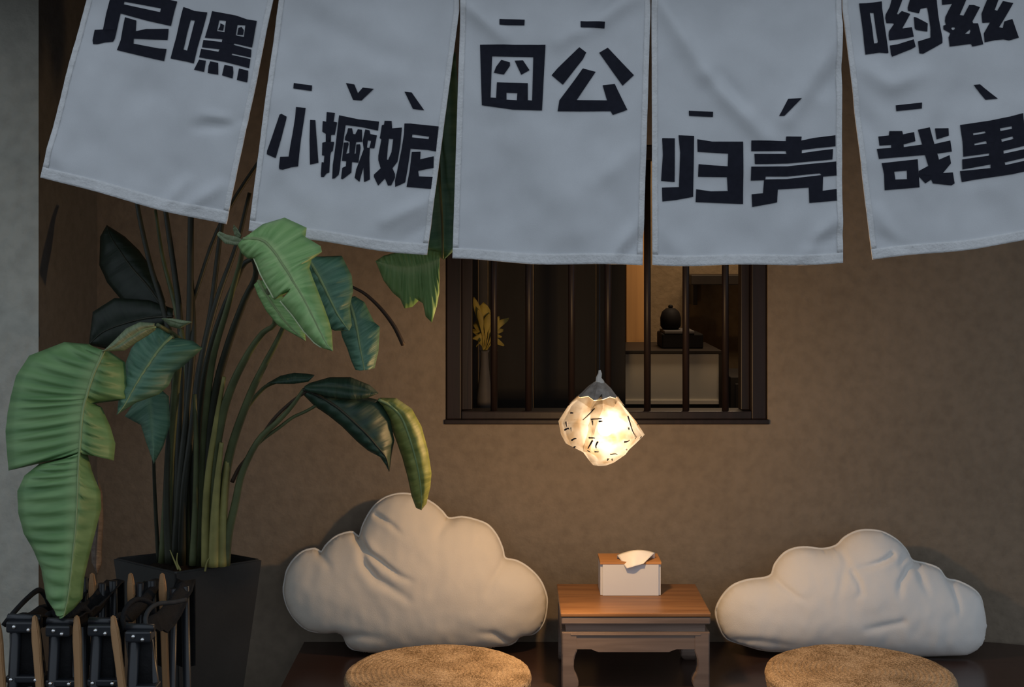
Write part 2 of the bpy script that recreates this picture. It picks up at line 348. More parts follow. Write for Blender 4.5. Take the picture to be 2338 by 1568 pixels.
# every sign: list of loops groups; a group = [outer, hole, hole ...]
GL = [
 [('character', VA, [
   [[(600,-340),(2150,45),(2095,250),(1995,625),(1400,490),(1000,380),(790,320),(700,690),(640,920),(600,990),(420,1010),(230,1055),(130,1050),(115,960),(165,710),(360,700),(440,330),(540,0)], [(880,40),(1760,205),(1740,295),(870,105)]],
   [[(895,410),(1165,490),(1145,740),(1400,690),(1940,690),(1910,955),(1090,915),(1080,1030),(1700,1150),(1880,1165),(1810,1450),(690,1190),(780,950)]]]),
  ('character', VB, [
   [[(310,130),(380,150),(500,195),(730,220),(640,580),(560,850),(495,1140),(370,1105),(70,1045),(180,650)], [(440,360),(510,370),(450,620),(370,905),(305,885),(370,620)]],
   [[(815,195),(1250,280),(1450,350),(1625,380),(1560,720),(1530,850),(1210,775),(1200,800),(1520,885),(1510,1030),(1170,955),(1165,980),(1505,1055),(1480,1220),(1040,1105),(830,1070),(590,1030),(625,875),(930,925),(950,880),(640,850),(665,715),(990,750),(1000,700),(690,675),(760,420)],
    [(945,360),(1070,375),(1040,575),(905,555)], [(1275,445),(1415,455),(1385,660),(1240,630)]],
   [[(965,415),(1035,450),(1015,550),(925,535),(960,470)]], [[(1290,500),(1345,480),(1385,540),(1370,625),(1265,620)]],
   [[(590,1070),(715,1090),(680,1290),(500,1250),(545,1160)]], [[(790,1100),(930,1125),(935,1340),(745,1310),(760,1180)]],
   [[(1040,1160),(1190,1190),(1200,1300),(1185,1405),(1000,1350)]], [[(1300,1225),(1465,1265),(1460,1380),(1445,1475),(1260,1430)]]])],
 [('character', VC, [
   [[(305,250),(340,235),(430,285),(425,330),(350,650),(240,1030),(80,960),(85,900),(180,640)]],
   [[(595,110),(765,125),(735,350),(690,700),(635,1175),(520,1190),(370,1235),(310,1230),(300,1190),(320,1005),(470,1000),(540,600),(580,300)]],
   [[(845,340),(940,345),(960,600),(1000,1110),(850,1145),(840,700)]]]),
  ('character', VD, [
   [[(125,125),(285,145),(260,310),(330,325),(285,560),(215,560),(210,690),(275,690),(250,860),(215,890),(200,960),(185,1270),(130,1290),(80,1355),(30,1355),(25,1290),(40,1075),(80,1080),(90,955),(45,945),(50,710),(115,690),(115,540),(50,500),(55,295),(120,310)]],
   [[(365,190),(740,270),(1120,310),(1100,480),(760,410),(490,375),(450,660),(400,1020),(385,1200),(365,1310),(290,1380),(240,1390),(250,1130),(300,760)]],
   [[(535,435),(610,435),(630,540),(670,550),(720,455),(800,465),(800,690),(685,695),(655,920),(680,910),(690,740),(760,735),(770,800),(730,1085),(610,1070),(600,1270),(500,1350),(440,1395),(405,1390),(430,1180),(495,1150),(500,1055),(420,1050),(450,760),(455,705),(540,700),(545,740),(500,920),(555,900),(565,690),(475,660),(480,600),(520,510)]],
   [[(860,460),(940,475),(955,545),(1080,570),(1030,815),(945,810),(935,1000),(945,1400),(835,1450),(825,1170),(750,1445),(660,1370),(690,1210),(830,830),(810,680)], [(910,660),(970,675),(935,805),(890,800)]]]),
  ('character', VE, [
   [[(245,135),(385,140),(395,285),(590,270),(560,600),(500,950),(400,1080),(450,1190),(450,1270),(375,1420),(310,1425),(250,1280),(115,1425),(30,1250),(30,1205),(165,1080),(120,920),(120,830),(180,510),(150,480),(190,225),(235,210)], [(330,490),(415,500),(380,760),(315,915),(290,905),(310,650)]],
   [[(640,190),(760,190),(1320,250),(1265,745),(1100,715),(760,690),(700,1100),(655,1360),(560,1405),(455,1450),(450,1330),(490,1150),(580,700),(630,400)], [(795,405),(1130,450),(1120,500),(790,465)]],
   [[(785,755),(960,750),(950,900),(1220,840),(1215,1070),(1050,1100),(910,1130),(925,1240),(1200,1250),(1165,1490),(680,1450),(740,1130)]]]),
  ('tone_mark', Z2, [[[(435,130),(570,145),(568,188),(432,172)]]]),
  ('tone_mark', Z2, [[[(835,133),(900,145),(928,212),(965,170),(1050,180),(955,268),(890,262)]]]),
  ('tone_mark', Z2, [[[(1282,200),(1335,205),(1430,340),(1345,330)]]])],
 [('character', Z3, [
   [[(192,258),(570,260),(550,638),(380,632),(203,608)], [(262,325),(500,330),(493,580),(468,578),(468,480),(290,475),(285,565),(253,563)], [(345,535),(408,537),(405,578),(345,575)]],
   [[(315,345),(365,360),(365,380),(330,430),(272,420),(285,385)]], [[(392,350),(440,348),(478,405),(430,432)]]]),
  ('character', Z3, [
   [[(765,275),(805,305),(785,345),(670,490),(605,435),(640,395)]], [[(880,305),(930,275),(1080,435),(1015,495),(950,405)]],
   [[(785,397),(860,415),(750,578),(925,580),(900,492),(970,485),(1042,635),(958,665),(945,643),(640,643),(650,580),(740,460)]]]),
  ('tone_mark', Z3, [[[(305,110),(450,115),(448,148),(305,145)]]]), ('tone_mark', Z3, [[[(772,125),(912,130),(910,167),(772,162)]]])],
 [('character', Z4, [
   [[(183,483),(285,485),(285,840),(175,830),(188,620)]],
   [[(315,460),(442,465),(435,960),(300,985),(185,998),(182,885),(320,880),(328,600)]],
   [[(468,492),(590,512),(840,512),(845,1018),(455,1003),(460,898),(580,915),(718,912),(710,800),(475,797),(478,695),(600,705),(715,712),(718,610),(470,595)]]]),
  ('character', Z4, [
   [[(905,503),(1187,508),(1190,470),(1318,470),(1315,502),(1420,480),(1595,458),(1595,548),(1450,562),(1318,580),(1318,605),(1450,585),(1575,570),(1570,655),(1200,690),(935,695),(930,612),(1192,612),(1187,588),(905,590)]],
   [[(905,715),(1200,712),(1400,690),(1600,672),(1605,785),(1495,795),(1490,910),(1605,895),(1605,990),(1380,1010),(1375,885),(1125,900),(1120,1005),(920,1042),(915,938),(1005,930),(1012,825),(905,828)], [(1025,795),(1200,795),(1470,768),(1480,782),(1200,815),(1022,818)]]]),
  ('tone_mark', Z4, [[[(400,260),(595,270),(593,313),(402,302)]]]), ('tone_mark', Z4, [[[(1205,165),(1310,162),(1170,305),(1130,305)]]])],
 [('character', VF, [
   [[(130,85),(330,75),(500,55),(710,30),(715,200),(760,550),(870,1340),(850,1355),(640,1335),(480,1360),(285,1390),(240,900)], [(405,320),(500,325),(545,700),(605,1060),(590,1095),(510,1100),(460,700)]],
   [[(970,-120),(1250,-100),(1215,0),(1080,360),(1110,375),(1200,285),(1415,360),(1210,730),(1450,700),(1500,940),(1250,990),(885,1030),(870,900),(880,800),(1010,610),(970,590),(820,590),(790,460),(800,370),(900,180),(945,0)]],
   [[(900,1160),(1080,1135),(1500,1005),(1555,1190),(1450,1250),(960,1445),(930,1380)]],
   [[(1440,-120),(2075,-120),(2130,350),(2230,970),(2230,1100),(1750,1370),(1650,1360),(1610,1060),(1930,960),(1930,700),(1880,400),(1840,200),(1670,235),(1630,350),(1360,280),(1350,200)]],
   [[(1500,440),(1560,450),(1860,600),(1850,810),(1560,770),(1520,730)]]]),
  ('character', VG, [
   [[(205,-120),(900,-120),(690,380),(790,395),(930,125),(1050,125),(1210,180),(1020,540),(1040,590),(1160,590),(1230,850),(1295,1130),(1010,1190),(980,1120),(420,1195),(390,960),(440,850),(390,820),(260,755),(260,660),(330,630),(305,540),(320,430),(490,95),(230,130)], [(480,700),(560,690),(570,740),(510,770),(470,740)], [(960,740),(970,790),(940,860),(830,860)]],
   [[(1430,-120),(1710,-120),(1580,250),(1640,280),(1780,30),(2040,85),(1780,550),(1700,690),(1790,715),(1820,550),(2020,490),(2200,960),(1960,1030),(1820,1000),(1600,1020),(1330,1080),(1310,850),(1470,570),(1270,580),(1250,350)]]]),
  ('character', VH, [
   [[(105,480),(260,465),(265,400),(460,400),(470,450),(640,415),(662,555),(480,605),(485,645),(770,605),(700,380),(890,340),(965,595),(1210,540),(1235,710),(1010,742),(1035,835),(1200,765),(1222,890),(1095,1040),(1250,1030),(1275,1200),(1225,1230),(940,1200),(915,1140),(825,1200),(720,1090),(720,1010),(870,930),(815,765),(110,825),(80,670),(295,655),(295,610),(120,620)]],
   [[(150,890),(700,830),(735,1260),(200,1305),(190,1060)], [(340,1020),(535,1005),(540,1135),(360,1140)]],
   [[(975,355),(1190,350),(1190,465),(1000,525)]]]),
  ('character', VH, [
   [[(1370,300),(1550,275),(1800,240),(2100,180),(2310,125),(2330,300),(2360,620),(2010,700),(2015,745),(2365,670),(2375,800),(2030,880),(2040,920),(2400,840),(2420,1000),(2150,1060),(1600,1140),(1385,1180),(1360,1010),(1820,965),(1820,910),(1400,985),(1395,830),(1790,775),(1795,740),(1410,790),(1400,560)],
    [(1560,430),(1735,400),(1745,430),(1565,460)], [(1575,590),(1750,550),(1760,590),(1580,615)], [(1950,360),(2135,325),(2140,365),(1960,400)], [(1975,525),(2150,480),(2160,520),(1985,565)]]]),
  ('tone_mark', Z5, [[[(380,628),(535,612),(533,648),(383,663)]]]), ('tone_mark', Z5, [[[(848,505),(885,502),(985,590),(915,595)]]])],
]
LBL = ['leftmost cloth banner, tilted, lettered 尼嘿 with its lower half blank',
       'second cloth banner from the left, lettered 小撅妮 with three tone marks',
       'middle cloth banner lettered 囧公 with two dashes above',
       'cloth banner lettered 归壳, hanging over the right half of the window',
       'rightmost cloth banner with two rows of characters, 哉里 in the lower']
for bi, b in enumerate(BAN):
    top = W((b['L'][0][0] + b['R'][0][0]) / 2, -92, DB)
    root = thing('cloth_banner', LBL[bi], 'banner', top, 'pale cloth banners hanging from the eave')
    R, C = 70, 46
    P = [[b_point(b, *b_uv(b, j / C, i / R)) for j in range(C + 1)] for i in range(R + 1)]
    solid(obj('cloth', grid_mesh(P), M['cloth'], root, smooth=True), .0016)
    # hems: a folded strip along the bottom and each side
    hb = 1 - 24 / (b['L'][-1][1] + 92)
    P = [[b_point(b, *b_uv(b, j / C, hb + (1 - hb) * i / 5), .0015) for j in range(C + 1)] for i in range(6)]
    solid(obj('bottom_hem', grid_mesh(P), M['hem'], root, smooth=True), .0024)
    for s0, s1 in ((0, .030), (.970, 1)):
        P = [[b_point(b, *b_uv(b, s0 + (s1 - s0) * j / 4 , i / R * hb), .0013 + .0005 * math.sin(i * 1.3)) for j in range(5)] for i in range(R + 1)]
        solid(obj('side_hem', grid_mesh(P), M['hem'], root, smooth=True), .0022)
    for name, view, groups in GL[bi]:
        bm = bmesh.new()
        for g in groups:
            loops = [view(l) for l in g]
            flat = [p for l in loops for p in l]
            tris = tessellate_polygon([[Vector((x, y, 0)) for x, y in l] for l in loops])
            vs = [bm.verts.new((x, y, 0)) for x, y in flat]
            for t in tris:
                try: bm.faces.new([vs[k] for k in t])
                except ValueError: pass
        for _ in range(3):
            es = [e for e in bm.edges if e.calc_length() > 22]
            if not es: break
            bmesh.ops.subdivide_edges(bm, edges=es, cuts=1)
            bmesh.ops.triangulate(bm, faces=[f for f in bm.faces if len(f.verts) > 3])
        for v in bm.verts: v.co = b_point(b, v.co.x, v.co.y, .0030)
        for f in bm.faces:
            f.normal_update()
            if f.normal.y > 0: f.normal_flip()
        obj(name, bm, M['ink'], root, smooth=True)

# ---------------------------------------------------------------- cloud cushions
def inflate_cushion(outline, D0, tilt, front, back, creases, root, seed):
    # outline in photo pixels at distance D0, turned into a stuffed shape
    pts = np.array(outline, float)
    n = len(pts); dense = []
    for k in range(n):
        p0, p1, p2, p3 = pts[k - 1], pts[k], pts[(k + 1) % n], pts[(k + 2) % n]
        m = max(2, int(np.hypot(*(p2 - p1)) / 7))
        for t in np.linspace(0, 1, m, endpoint=False):
            dense.append(.5 * (2 * p1 + (p2 - p0) * t + (2 * p0 - 5 * p1 + 4 * p2 - p3) * t ** 2 + (3 * p1 - p0 - 3 * p2 + p3) * t ** 3))
    dense = np.array(dense); N = len(dense)
    g = 5.0
    x0, y0 = dense.min(0) - 2 * g; x1, y1 = dense.max(0) + 2 * g
    xs = np.arange(x0, x1, g); ys = np.arange(y0, y1, g)
    X, Y = np.meshgrid(xs, ys); inside = np.zeros(X.shape, bool)
    for i in range(N):
        ax, ay = dense[i]; bx, by = dense[(i + 1) % N]
        c = (ay > Y) != (by > Y)
        with np.errstate(divide='ignore', invalid='ignore'):
            inside ^= c & (X < (bx - ax) * (Y - ay) / (by - ay + 1e-12) + ax)
    U = np.zeros(X.shape)
    for _ in range(1600):
        A = .25 * (np.roll(U, 1, 0) + np.roll(U, -1, 0) + np.roll(U, 1, 1) + np.roll(U, -1, 1)) + 1
        U = np.where(inside, A, 0)
    Hh = np.sqrt(U); Hh /= Hh.max()
    def h_at(x, y):
        u = (x - x0) / g; v = (y - y0) / g
        i = int(min(max(v, 0), Hh.shape[0] - 2)); j = int(min(max(u, 0), Hh.shape[1] - 2)); a = u - j; b = v - i
        return Hh[i, j] * (1 - a) * (1 - b) + Hh[i, j + 1] * a * (1 - b) + Hh[i + 1, j] * (1 - a) * b + Hh[i + 1, j + 1] * a * b
    verts = [Vector(p) for p in dense]; edges = [(i, (i + 1) % N) for i in range(N)]
    step = 5.6
    rowi = 0
    for yy in np.arange(y0, y1, step * .87):
        for xx in np.arange(x0 + (step / 2 if rowi % 2 else 0), x1, step):
            j = int((xx - x0) / g + .5); i = int((yy - y0) / g + .5)
            if 0 <= i < inside.shape[0] and 0 <= j < inside.shape[1] and inside[i, j] and h_at(xx, yy) > .16:
                verts.append(Vector((xx, yy)))
        rowi += 1
    cv, ce, cf, ov, oe, of_ = delaunay_2d_cdt(verts, edges, [list(range(N))], 1, 1e-4)
    bm = bmesh.new()
    bset = {i for i, o in enumerate(ov) if any(k < N for k in o)}
    ybot = dense[:, 1].max()
    def place(x, y, d):
        lean = tilt * (ybot - y) / 300.0
        p = W(x, y, D0); p.y += lean + d
        return p
    F_, B_ = [], []
    for i, c in enumerate(cv):
        x, y = c.x, c.y; h = 0 if i in bset else h_at(x, y)
        d = -front * h
        dd = 0
        for poly, amp, wd in creases:
            best = 1e9; tt = 0
            for k in range(len(poly) - 1):
                q, t = seg_d(x, y, (*poly[k], *poly[k + 1]))
                if q < best: best = q; tt = (k + t) / (len(poly) - 1)
            fade = max(0, 1 - tt ** 2.2)
            dd += amp * fade * (math.exp(-(best / wd) ** 2) - .12 * math.exp(-((best - 2.2 * wd) / (1.5 * wd)) ** 2))
        dd += .004 * noise.noise(Vector((x / 60, y / 60, seed))) + .0022 * noise.noise(Vector((x / 22, y / 30, seed + 9)))
        # little puckers along the seam
        if i not in bset and h < .5: dd += .0018 * math.sin((x + y * 1.3) / 4.5) * (1 - h * 2)
        d += dd * min(1, h * 2.2)
        F_.append(bm.verts.new(place(x, y, d)))
        B_.append(F_[-1] if i in bset else bm.verts.new(place(x, y, back * h)))
    for f in cf:
        try: bm.faces.new([F_[k] for k in f])
        except ValueError: pass
        if not all(k in bset for k in f):
            try: bm.faces.new([B_[k] for k in reversed(f)])
            except ValueError: pass
    bmesh.ops.recalc_face_normals(bm, faces=bm.faces)
    obj('cover', bm, M['cream' if seed < 3 else 'cushion'], root, smooth=True)
    loop = [place(x, y, 0) for x, y in dense]
    bm = bmesh.new(); add_tube(bm, loop + loop[:2], .0042, 6, caps=False)
    obj('seam_piping', bm, M['piping'], root, smooth=True)

K1, K2 = T2(620, 1100, .29851), T2(1600, 1180, .31566)
c1 = thing('cloud_cushion', 'large cream cloud-shaped cushion left of the small wooden table', 'cushion', W(950, 1490, 4.30))
inflate_cushion(K1([(95,760),(110,690),(160,610),(230,550),(320,530),(370,555),(400,510),(470,445),(540,415),(610,405),(660,440),(690,350),(750,240),(830,160),(930,120),(1030,115),(1130,140),(1230,190),(1300,250),(1350,300),(1450,290),(1550,310),(1650,350),(1720,430),(1765,530),(1785,600),(1870,620),(1960,670),(2050,760),(2100,870),(2105,960),(2080,1080),(2010,1160),(1900,1180),(1830,1240),(1600,1262),(1300,1285),(1000,1300),(680,1287),(590,1255),(550,1180),(500,1150),(400,1155),(280,1135),(190,1070),(120,970),(85,850)]),
    4.28, .045, .115, .06,
    [(K1([(650,430),(700,465),(760,520),(850,575),(980,665),(1120,720)]), .026, 6), (K1([(690,470),(730,600),(820,700),(950,770),(1120,880)]), .017, 9),
     (K1([(790,255),(830,270),(900,300),(1030,390)]), .019, 5), (K1([(1340,300),(1300,360),(1250,420)]), .008, 8), (K1([(1780,600),(1700,700),(1640,850)]), .010, 9),
     (K1([(370,550),(430,600),(480,640)]), .008, 7), (K1([(1850,1230),(1700,1120),(1560,1100)]), .010, 8), (K1([(560,1170),(700,1130),(900,1150)]), .008, 10), (K1([(1590,430),(1560,460)]), .006, 6)], c1, 2.0)
c2 = thing('cloud_cushion', 'smaller white cloud-shaped cushion right of the small wooden table', 'cushion', W(1945, 1495, 4.30))
inflate_cushion(K2([(115,690),(160,590),(240,510),(350,470),(470,455),(525,430),(550,360),(620,280),(700,245),(790,238),(900,250),(1000,225),(1060,170),(1150,125),(1240,115),(1340,130),(1440,185),(1510,260),(1550,330),(1650,355),(1740,390),(1795,460),(1880,480),(1980,530),(2035,590),(2055,680),(2065,770),(2050,870),(2010,940),(1930,985),(1800,995),(1550,1000),(1300,985),(1000,975),(600,970),(450,960),(300,920),(190,880),(140,800)]),
    4.255, .045, .12, .06,
    [(K2([(525,430),(580,480),(650,525),(740,562)]), .012, 6), (K2([(1365,255),(1290,290),(1200,320),(1060,345)]), .016, 5), (K2([(1550,330),(1470,350),(1400,430),(1370,560)]), .016, 7),
     (K2([(1060,360),(1100,430),(1110,500),(1050,540)]), .010, 6), (K2([(1550,340),(1570,440),(1610,550)]), .012, 8), (K2([(1795,460),(1820,580),(1825,700)]), .010, 6),
     (K2([(1000,225),(1030,300),(980,420),(930,560)]), .008, 8), (K2([(1500,260),(1430,300),(1400,350)]), .010, 6), (K2([(200,880),(400,860),(700,900)]), .008, 9), (K2([(1400,700),(1200,740),(1100,760)]), .006, 8)], c2, 5.0)

# ---------------------------------------------------------------- small low table
ZT = HC - 1.096
TX0, TX1, TY0, TY1 = .144, .590, 3.93, 4.272
tb = thing('low_table', 'small low wooden table with lamplit top and carved apron', 'table', ((TX0 + TX1) / 2, (TY0 + TY1) / 2, ZP))
bm = bmesh.new()
add_box(bm, TX0, TX1, TY0, TY1, ZT - .012, ZT, .003)
obj('table_top', bm, M['table_top'], tb)
bm = box(TX0 + .002, TX1 - .002, TY0 + .002, TY1 - .002, ZT - .034, ZT - .012, .004)
obj('top_edge', bm, M['table'], tb)
bm = box(TX0 + .016, TX1 - .016, TY0 + .016, TY1 - .016, ZT - .058, ZT - .034)
obj('waist', bm, M['table'], tb)
def apron(x0, x1, y0, y1, front=True):
    # board with a lower edge that dips in the middle
    bm = bmesh.new(); n = 40; za = ZT - .058
    rows = []
    for k in range(n + 1):
        u = k / n
        dip = .0085 if .25 < u < .72 else (.0085 * (1 - (abs(u - (.25 if u < .5 else .72)) / .04) ** 2) if min(abs(u - .25), abs(u - .72)) < .04 else 0)
        corner = .016 * max(0, 1 - u / .10) ** 2 + .016 * max(0, 1 - (1 - u) / .10) ** 2
        zb = ZT - .108 - max(0, dip) - corner
        x = x0 + (x1 - x0) * u if front else x0
        y = y0 if front else y0 + (y1 - y0) * u
        dx, dy = (0, y1 - y0) if front else (x1 - x0, 0)
        rows.append([bm.verts.new((x, y, za)), bm.verts.new((x, y, zb)), bm.verts.new((x + dx, y + dy, zb)), bm.verts.new((x + dx, y + dy, za))])
    for a, b in zip(rows, rows[1:]):
        for k in range(4): bm.faces.new((a[k], a[(k + 1) % 4], b[(k + 1) % 4], b[k]))
    bm.faces.new(rows[0]); bm.faces.new(rows[-1][::-1])
    bmesh.ops.recalc_face_normals(bm, faces=bm.faces)
    return bm
obj('apron', apron(TX0 + .004, TX1 - .004, TY0 + .006, TY0 + .024), M['table'], tb)
obj('apron', apron(TX0 + .004, TX1 - .004, TY1 - .024, TY1 - .006), M['table'], tb)
obj('apron', apron(TX0 + .006, TX0 + .024, TY0 + .024, TY1 - .024, False), M['table'], tb)
obj('apron', apron(TX1 - .024, TX1 - .006, TY0 + .024, TY1 - .024, False), M['table'], tb)
obj('apron_bead', box(TX0 + .03, TX1 - .03, TY0 + .003, TY0 + .007, ZT - .067, ZT - .062, .001), M['table'], tb)
def leg(sx, sy):
    # square cabriole leg ending in an inward-curling foot; outer faces stay straight
    xo = TX0 + .004 if sx < 0 else TX1 - .004; yo = TY0 + .004 if sy < 0 else TY1 - .004
    prof = [(ZT - .06, .046), (ZT - .11, .046), (ZT - .125, .040), (ZT - .14, .036), (ZT - .16, .035), (ZT - .178, .038), (ZT - .19, .044), (ZT - .203, .049), (ZT - .215, .049), (ZT - .225, .044), (ZP, .038)]
    bm = bmesh.new(); rings = []
    for z, w in prof:
        xa, xb = (xo, xo + w) if sx < 0 else (xo - w, xo); ya, yb = (yo, yo + w) if sy < 0 else (yo - w, yo)
        rings.append([bm.verts.new(p) for p in ((xa, ya, z), (xb, ya, z), (xb, yb, z), (xa, yb, z))])
    for a, b in zip(rings, rings[1:]):
        for k in range(4): bm.faces.new((a[k], a[(k + 1) % 4], b[(k + 1) % 4], b[k]))
    bm.faces.new(rings[0]); bm.faces.new(rings[-1][::-1])
    bmesh.ops.recalc_face_normals(bm, faces=bm.faces)
    bmesh.ops.bevel(bm, geom=[e for e in bm.edges if abs(e.verts[0].co.z - e.verts[1].co.z) > .002], offset=.003, segments=2, affect='EDGES')
    return bm
for sx in (-1, 1):
    for sy in (-1, 1): obj('leg', leg(sx, sy), M['table'], tb)

# tissue box on the table
BX0, BX1, BY0, BY1 = px_x(1371, 4.125), px_x(1509, 4.125), 4.125, 4.235
ts = thing('tissue_box', 'white tissue box with wooden lid on the low table', 'tissue box', ((BX0 + BX1) / 2, 4.18, ZT))
bm = bmesh.new()
add_box(bm, BX0, BX1, BY0, BY1, ZT + .001, ZT + .098, 0)
bmesh.ops.bevel(bm, geom=[e for e in bm.edges if abs(e.verts[0].co.z - e.verts[1].co.z) > .05], offset=.007, segments=4, affect='EDGES')
ob2 = obj('body', bm, M['white'], ts, smooth=True); es_ = ob2.modifiers.new('split', 'EDGE_SPLIT'); es_.split_angle = math.radians(40)
# lid with a slot: four strips around it
bm = bmesh.new(); zl0, zl1 = ZT + .098, ZT + .106; sx0, sx1, sy0, sy1 = BX0 + .055, BX1 - .045, BY0 + .038, BY1 - .045
add_box(bm, BX0 - .001, sx0, BY0 - .001, BY1 + .001, zl0, zl1); add_box(bm, sx1, BX1 + .001, BY0 - .001, BY1 + .001, zl0, zl1)
add_box(bm, sx0, sx1, BY0 - .001, sy0, zl0, zl1); add_box(bm, sx0, sx1, sy1, BY1 + .001, zl0, zl1)
obj('lid', bm, M['lid'], ts)
zc = ZT + .106
def tissue_pt(u, v):
    # v: 0 in slot .. 1 far corner drooping over the front ; u across
    K = T2(1240, 1220, .222)
    quad = [K([(760, 210)])[0], K([(1150, 185)])[0], K([(1030, 300)])[0], K([(860, 350)])[0]]
    mid = K([(960, 158)])[0]
    a = Vector(quad[0]).lerp(Vector(quad[1]), u) + (Vector(mid) - (Vector(quad[0]) + Vector(quad[1])) / 2) * math.sin(math.pi * u)
    b = Vector(quad[3]).lerp(Vector(quad[2]), u)
    p = a.lerp(b, v)
    return W(p.x, p.y, 4.165 - .058 * v ** .8 - .012 * math.sin(math.pi * u) * (1 - v) + .004 * math.sin(7 * u + 2))
P = [[tissue_pt(j / 14, i / 10) for j in range(15)] for i in range(11)]
P = [[Vector((p.x, p.y + .012, zc - .02)) for p in P[0]]] + P
solid(obj('tissue', grid_mesh(P), M['tissue'], ts, smooth=True), .001)

# ---------------------------------------------------------------- woven straw seats
def straw_mat(cx, cy):
    m = bpy.data.materials.new('woven_straw'); m.use_nodes = True
    nt = m.node_tree; b = nt.nodes['Principled BSDF']; L = nt.links.new
    tc = nt.nodes.new('ShaderNodeTexCoord')
    n1 = nt.nodes.new('ShaderNodeTexNoise'); n1.inputs['Scale'].default_value = 230; n1.inputs['Detail'].default_value = 5
    n2 = nt.nodes.new('ShaderNodeTexNoise'); n2.inputs['Scale'].default_value = 14; n2.inputs['Detail'].default_value = 4
    ad = nt.nodes.new('ShaderNodeMath'); ad.operation = 'MULTIPLY_ADD'; ad.inputs[1].default_value = .65
    r = nt.nodes.new('ShaderNodeValToRGB')
    r.color_ramp.elements[0].position = .38; r.color_ramp.elements[0].color = (.20, .125, .060, 1)
    r.color_ramp.elements[1].position = .66; r.color_ramp.elements[1].color = (.74, .54, .34, 1)
    e = r.color_ramp.elements.new(.52); e.color = (.51, .345, .195, 1)
    m2 = nt.nodes.new('ShaderNodeMath'); m2.operation = 'MULTIPLY'; m2.inputs[1].default_value = .35
    for n in (n1, n2): L(tc.outputs['Object'], n.inputs['Vector'])
    L(n2.outputs['Fac'], m2.inputs[0]); L(n1.outputs['Fac'], ad.inputs[0]); L(m2.outputs[0], ad.inputs[2])
    L(ad.outputs[0], r.inputs['Fac']); L(r.outputs['Color'], b.inputs['Base Color'])
    bp = nt.nodes.new('ShaderNodeBump'); bp.inputs['Strength'].default_value = .7; bp.inputs['Distance'].default_value = .004
    L(n1.outputs['Fac'], bp.inputs['Height']); L(bp.outputs['Normal'], b.inputs['Normal'])
    b.inputs['Roughness'].default_value = .85; b.inputs['Specular IOR Level'].default_value = .15
    return m
M['straw'] = straw_mat(0, 0)
PD, PR, PH = 3.75, .2625, .12
def pouf(px, label):
    x = px_x(px, PD)
    t = thing('straw_seat', label, 'seat', (x, PD, ZP), 'round woven straw seats on the platform')
    rng = random.Random(px)
    def coil(r0, r1, z0, z1, nc, sag=0):
        pr = []
        for k in range(nc * 4 + 1):
            u = k / (nc * 4)
            pr.append((u, .0022 * abs(math.sin(math.pi * k / 4))))
        return pr
    # flat top: a spiral of plaited coils seen as shallow ridges
    prof = [(0, ZP + PH - .003)]
    nc = 17
    for k in range(1, nc * 4 + 1):
        u = k / (nc * 4); prof.append((u * (PR - .010), ZP + PH - .004 + .0026 * abs(math.sin(math.pi * k / 4)) + .003 * (1 - u * u)))
    for a in (20, 45, 70, 90):
        prof.append((PR - .010 + .010 * math.sin(math.radians(a)), ZP + PH - .014 + .010 * math.cos(math.radians(a))))
    bm = lathe(prof, 96, x, PD)
    for v in bm.verts:
        an = math.atan2(v.co.y - PD, v.co.x - x); rr = math.hypot(v.co.x - x, v.co.y - PD)
        v.co.z += .0012 * math.sin(an * 70 + rr * 900) * min(1, rr / .05) + .003 * noise.noise(Vector((v.co.x * 9, v.co.y * 9, px)))
    obj('woven_top', bm, M['straw'], t, smooth=True)
    prof = []
    n2 = 7 * 4
    for k in range(n2 + 1):
        u = k / n2
        prof.append((PR - .026 * u ** 1.4 + .0028 * abs(math.sin(math.pi * k / 4)), ZP + PH - .014 - u * (PH - .016)))
    prof.append((0, ZP + .001))
    bm = lathe(prof, 96, x, PD)
    obj('woven_side', bm, M['straw'], t, smooth=True)
pouf(1000, 'round woven straw seat in front of the cream cushion')
pouf(1963, 'round woven straw seat in front of the white cushion')

# ---------------------------------------------------------------- paper lantern
LD = 3.76
def paper_mat():
    m = bpy.data.materials.new('lantern_paper'); m.use_nodes = True
    nt = m.node_tree; L = nt.links.new
    for n in list(nt.nodes):
        if n.type == 'BSDF_PRINCIPLED': nt.nodes.remove(n)
    out = nt.nodes['Material Output']
    tc = nt.nodes.new('ShaderNodeTexCoord')
    n = nt.nodes.new('ShaderNodeTexNoise'); n.inputs['Scale'].default_value = 22; n.inputs['Detail'].default_value = 6
    r = nt.nodes.new('ShaderNodeValToRGB'); r.color_ramp.elements[0].color = (.0140, .0120, .0105, 1); r.color_ramp.elements[1].color = (.0230, .0250, .0310, 1)
    r.color_ramp.elements[0].position = .35; r.color_ramp.elements[1].position = .6
    L(tc.outputs['Object'], n.inputs['Vector']); L(n.outputs['Fac'], r.inputs['Fac'])
    tr = nt.nodes.new('ShaderNodeBsdfTranslucent'); df = nt.nodes.new('ShaderNodeBsdfDiffuse'); tp = nt.nodes.new('ShaderNodeBsdfTransparent')
    L(r.outputs['Color'], tr.inputs['Color']); L(r.outputs['Color'], df.inputs['Color']); tp.inputs['Color'].default_value = (1, .93, .82, 1)
    m1 = nt.nodes.new('ShaderNodeMixShader'); m1.inputs[0].default_value = .35
    L(tr.outputs[0], m1.inputs[1]); L(df.outputs[0], m1.inputs[2])
    m2 = nt.nodes.new('ShaderNodeMixShader'); m2.inputs[0].default_value = .36
    L(m1.outputs[0], m2.inputs[1]); L(tp.outputs[0], m2.inputs[2])
    L(m2.outputs[0], out.inputs['Surface'])
    return m
M['paper'] = paper_mat()
M['paper_top'] = mat('gathered_paper', (.34, .31, .28), .9, .1, 60, noise_amt=.25, bump=.3, bump_scale=80)
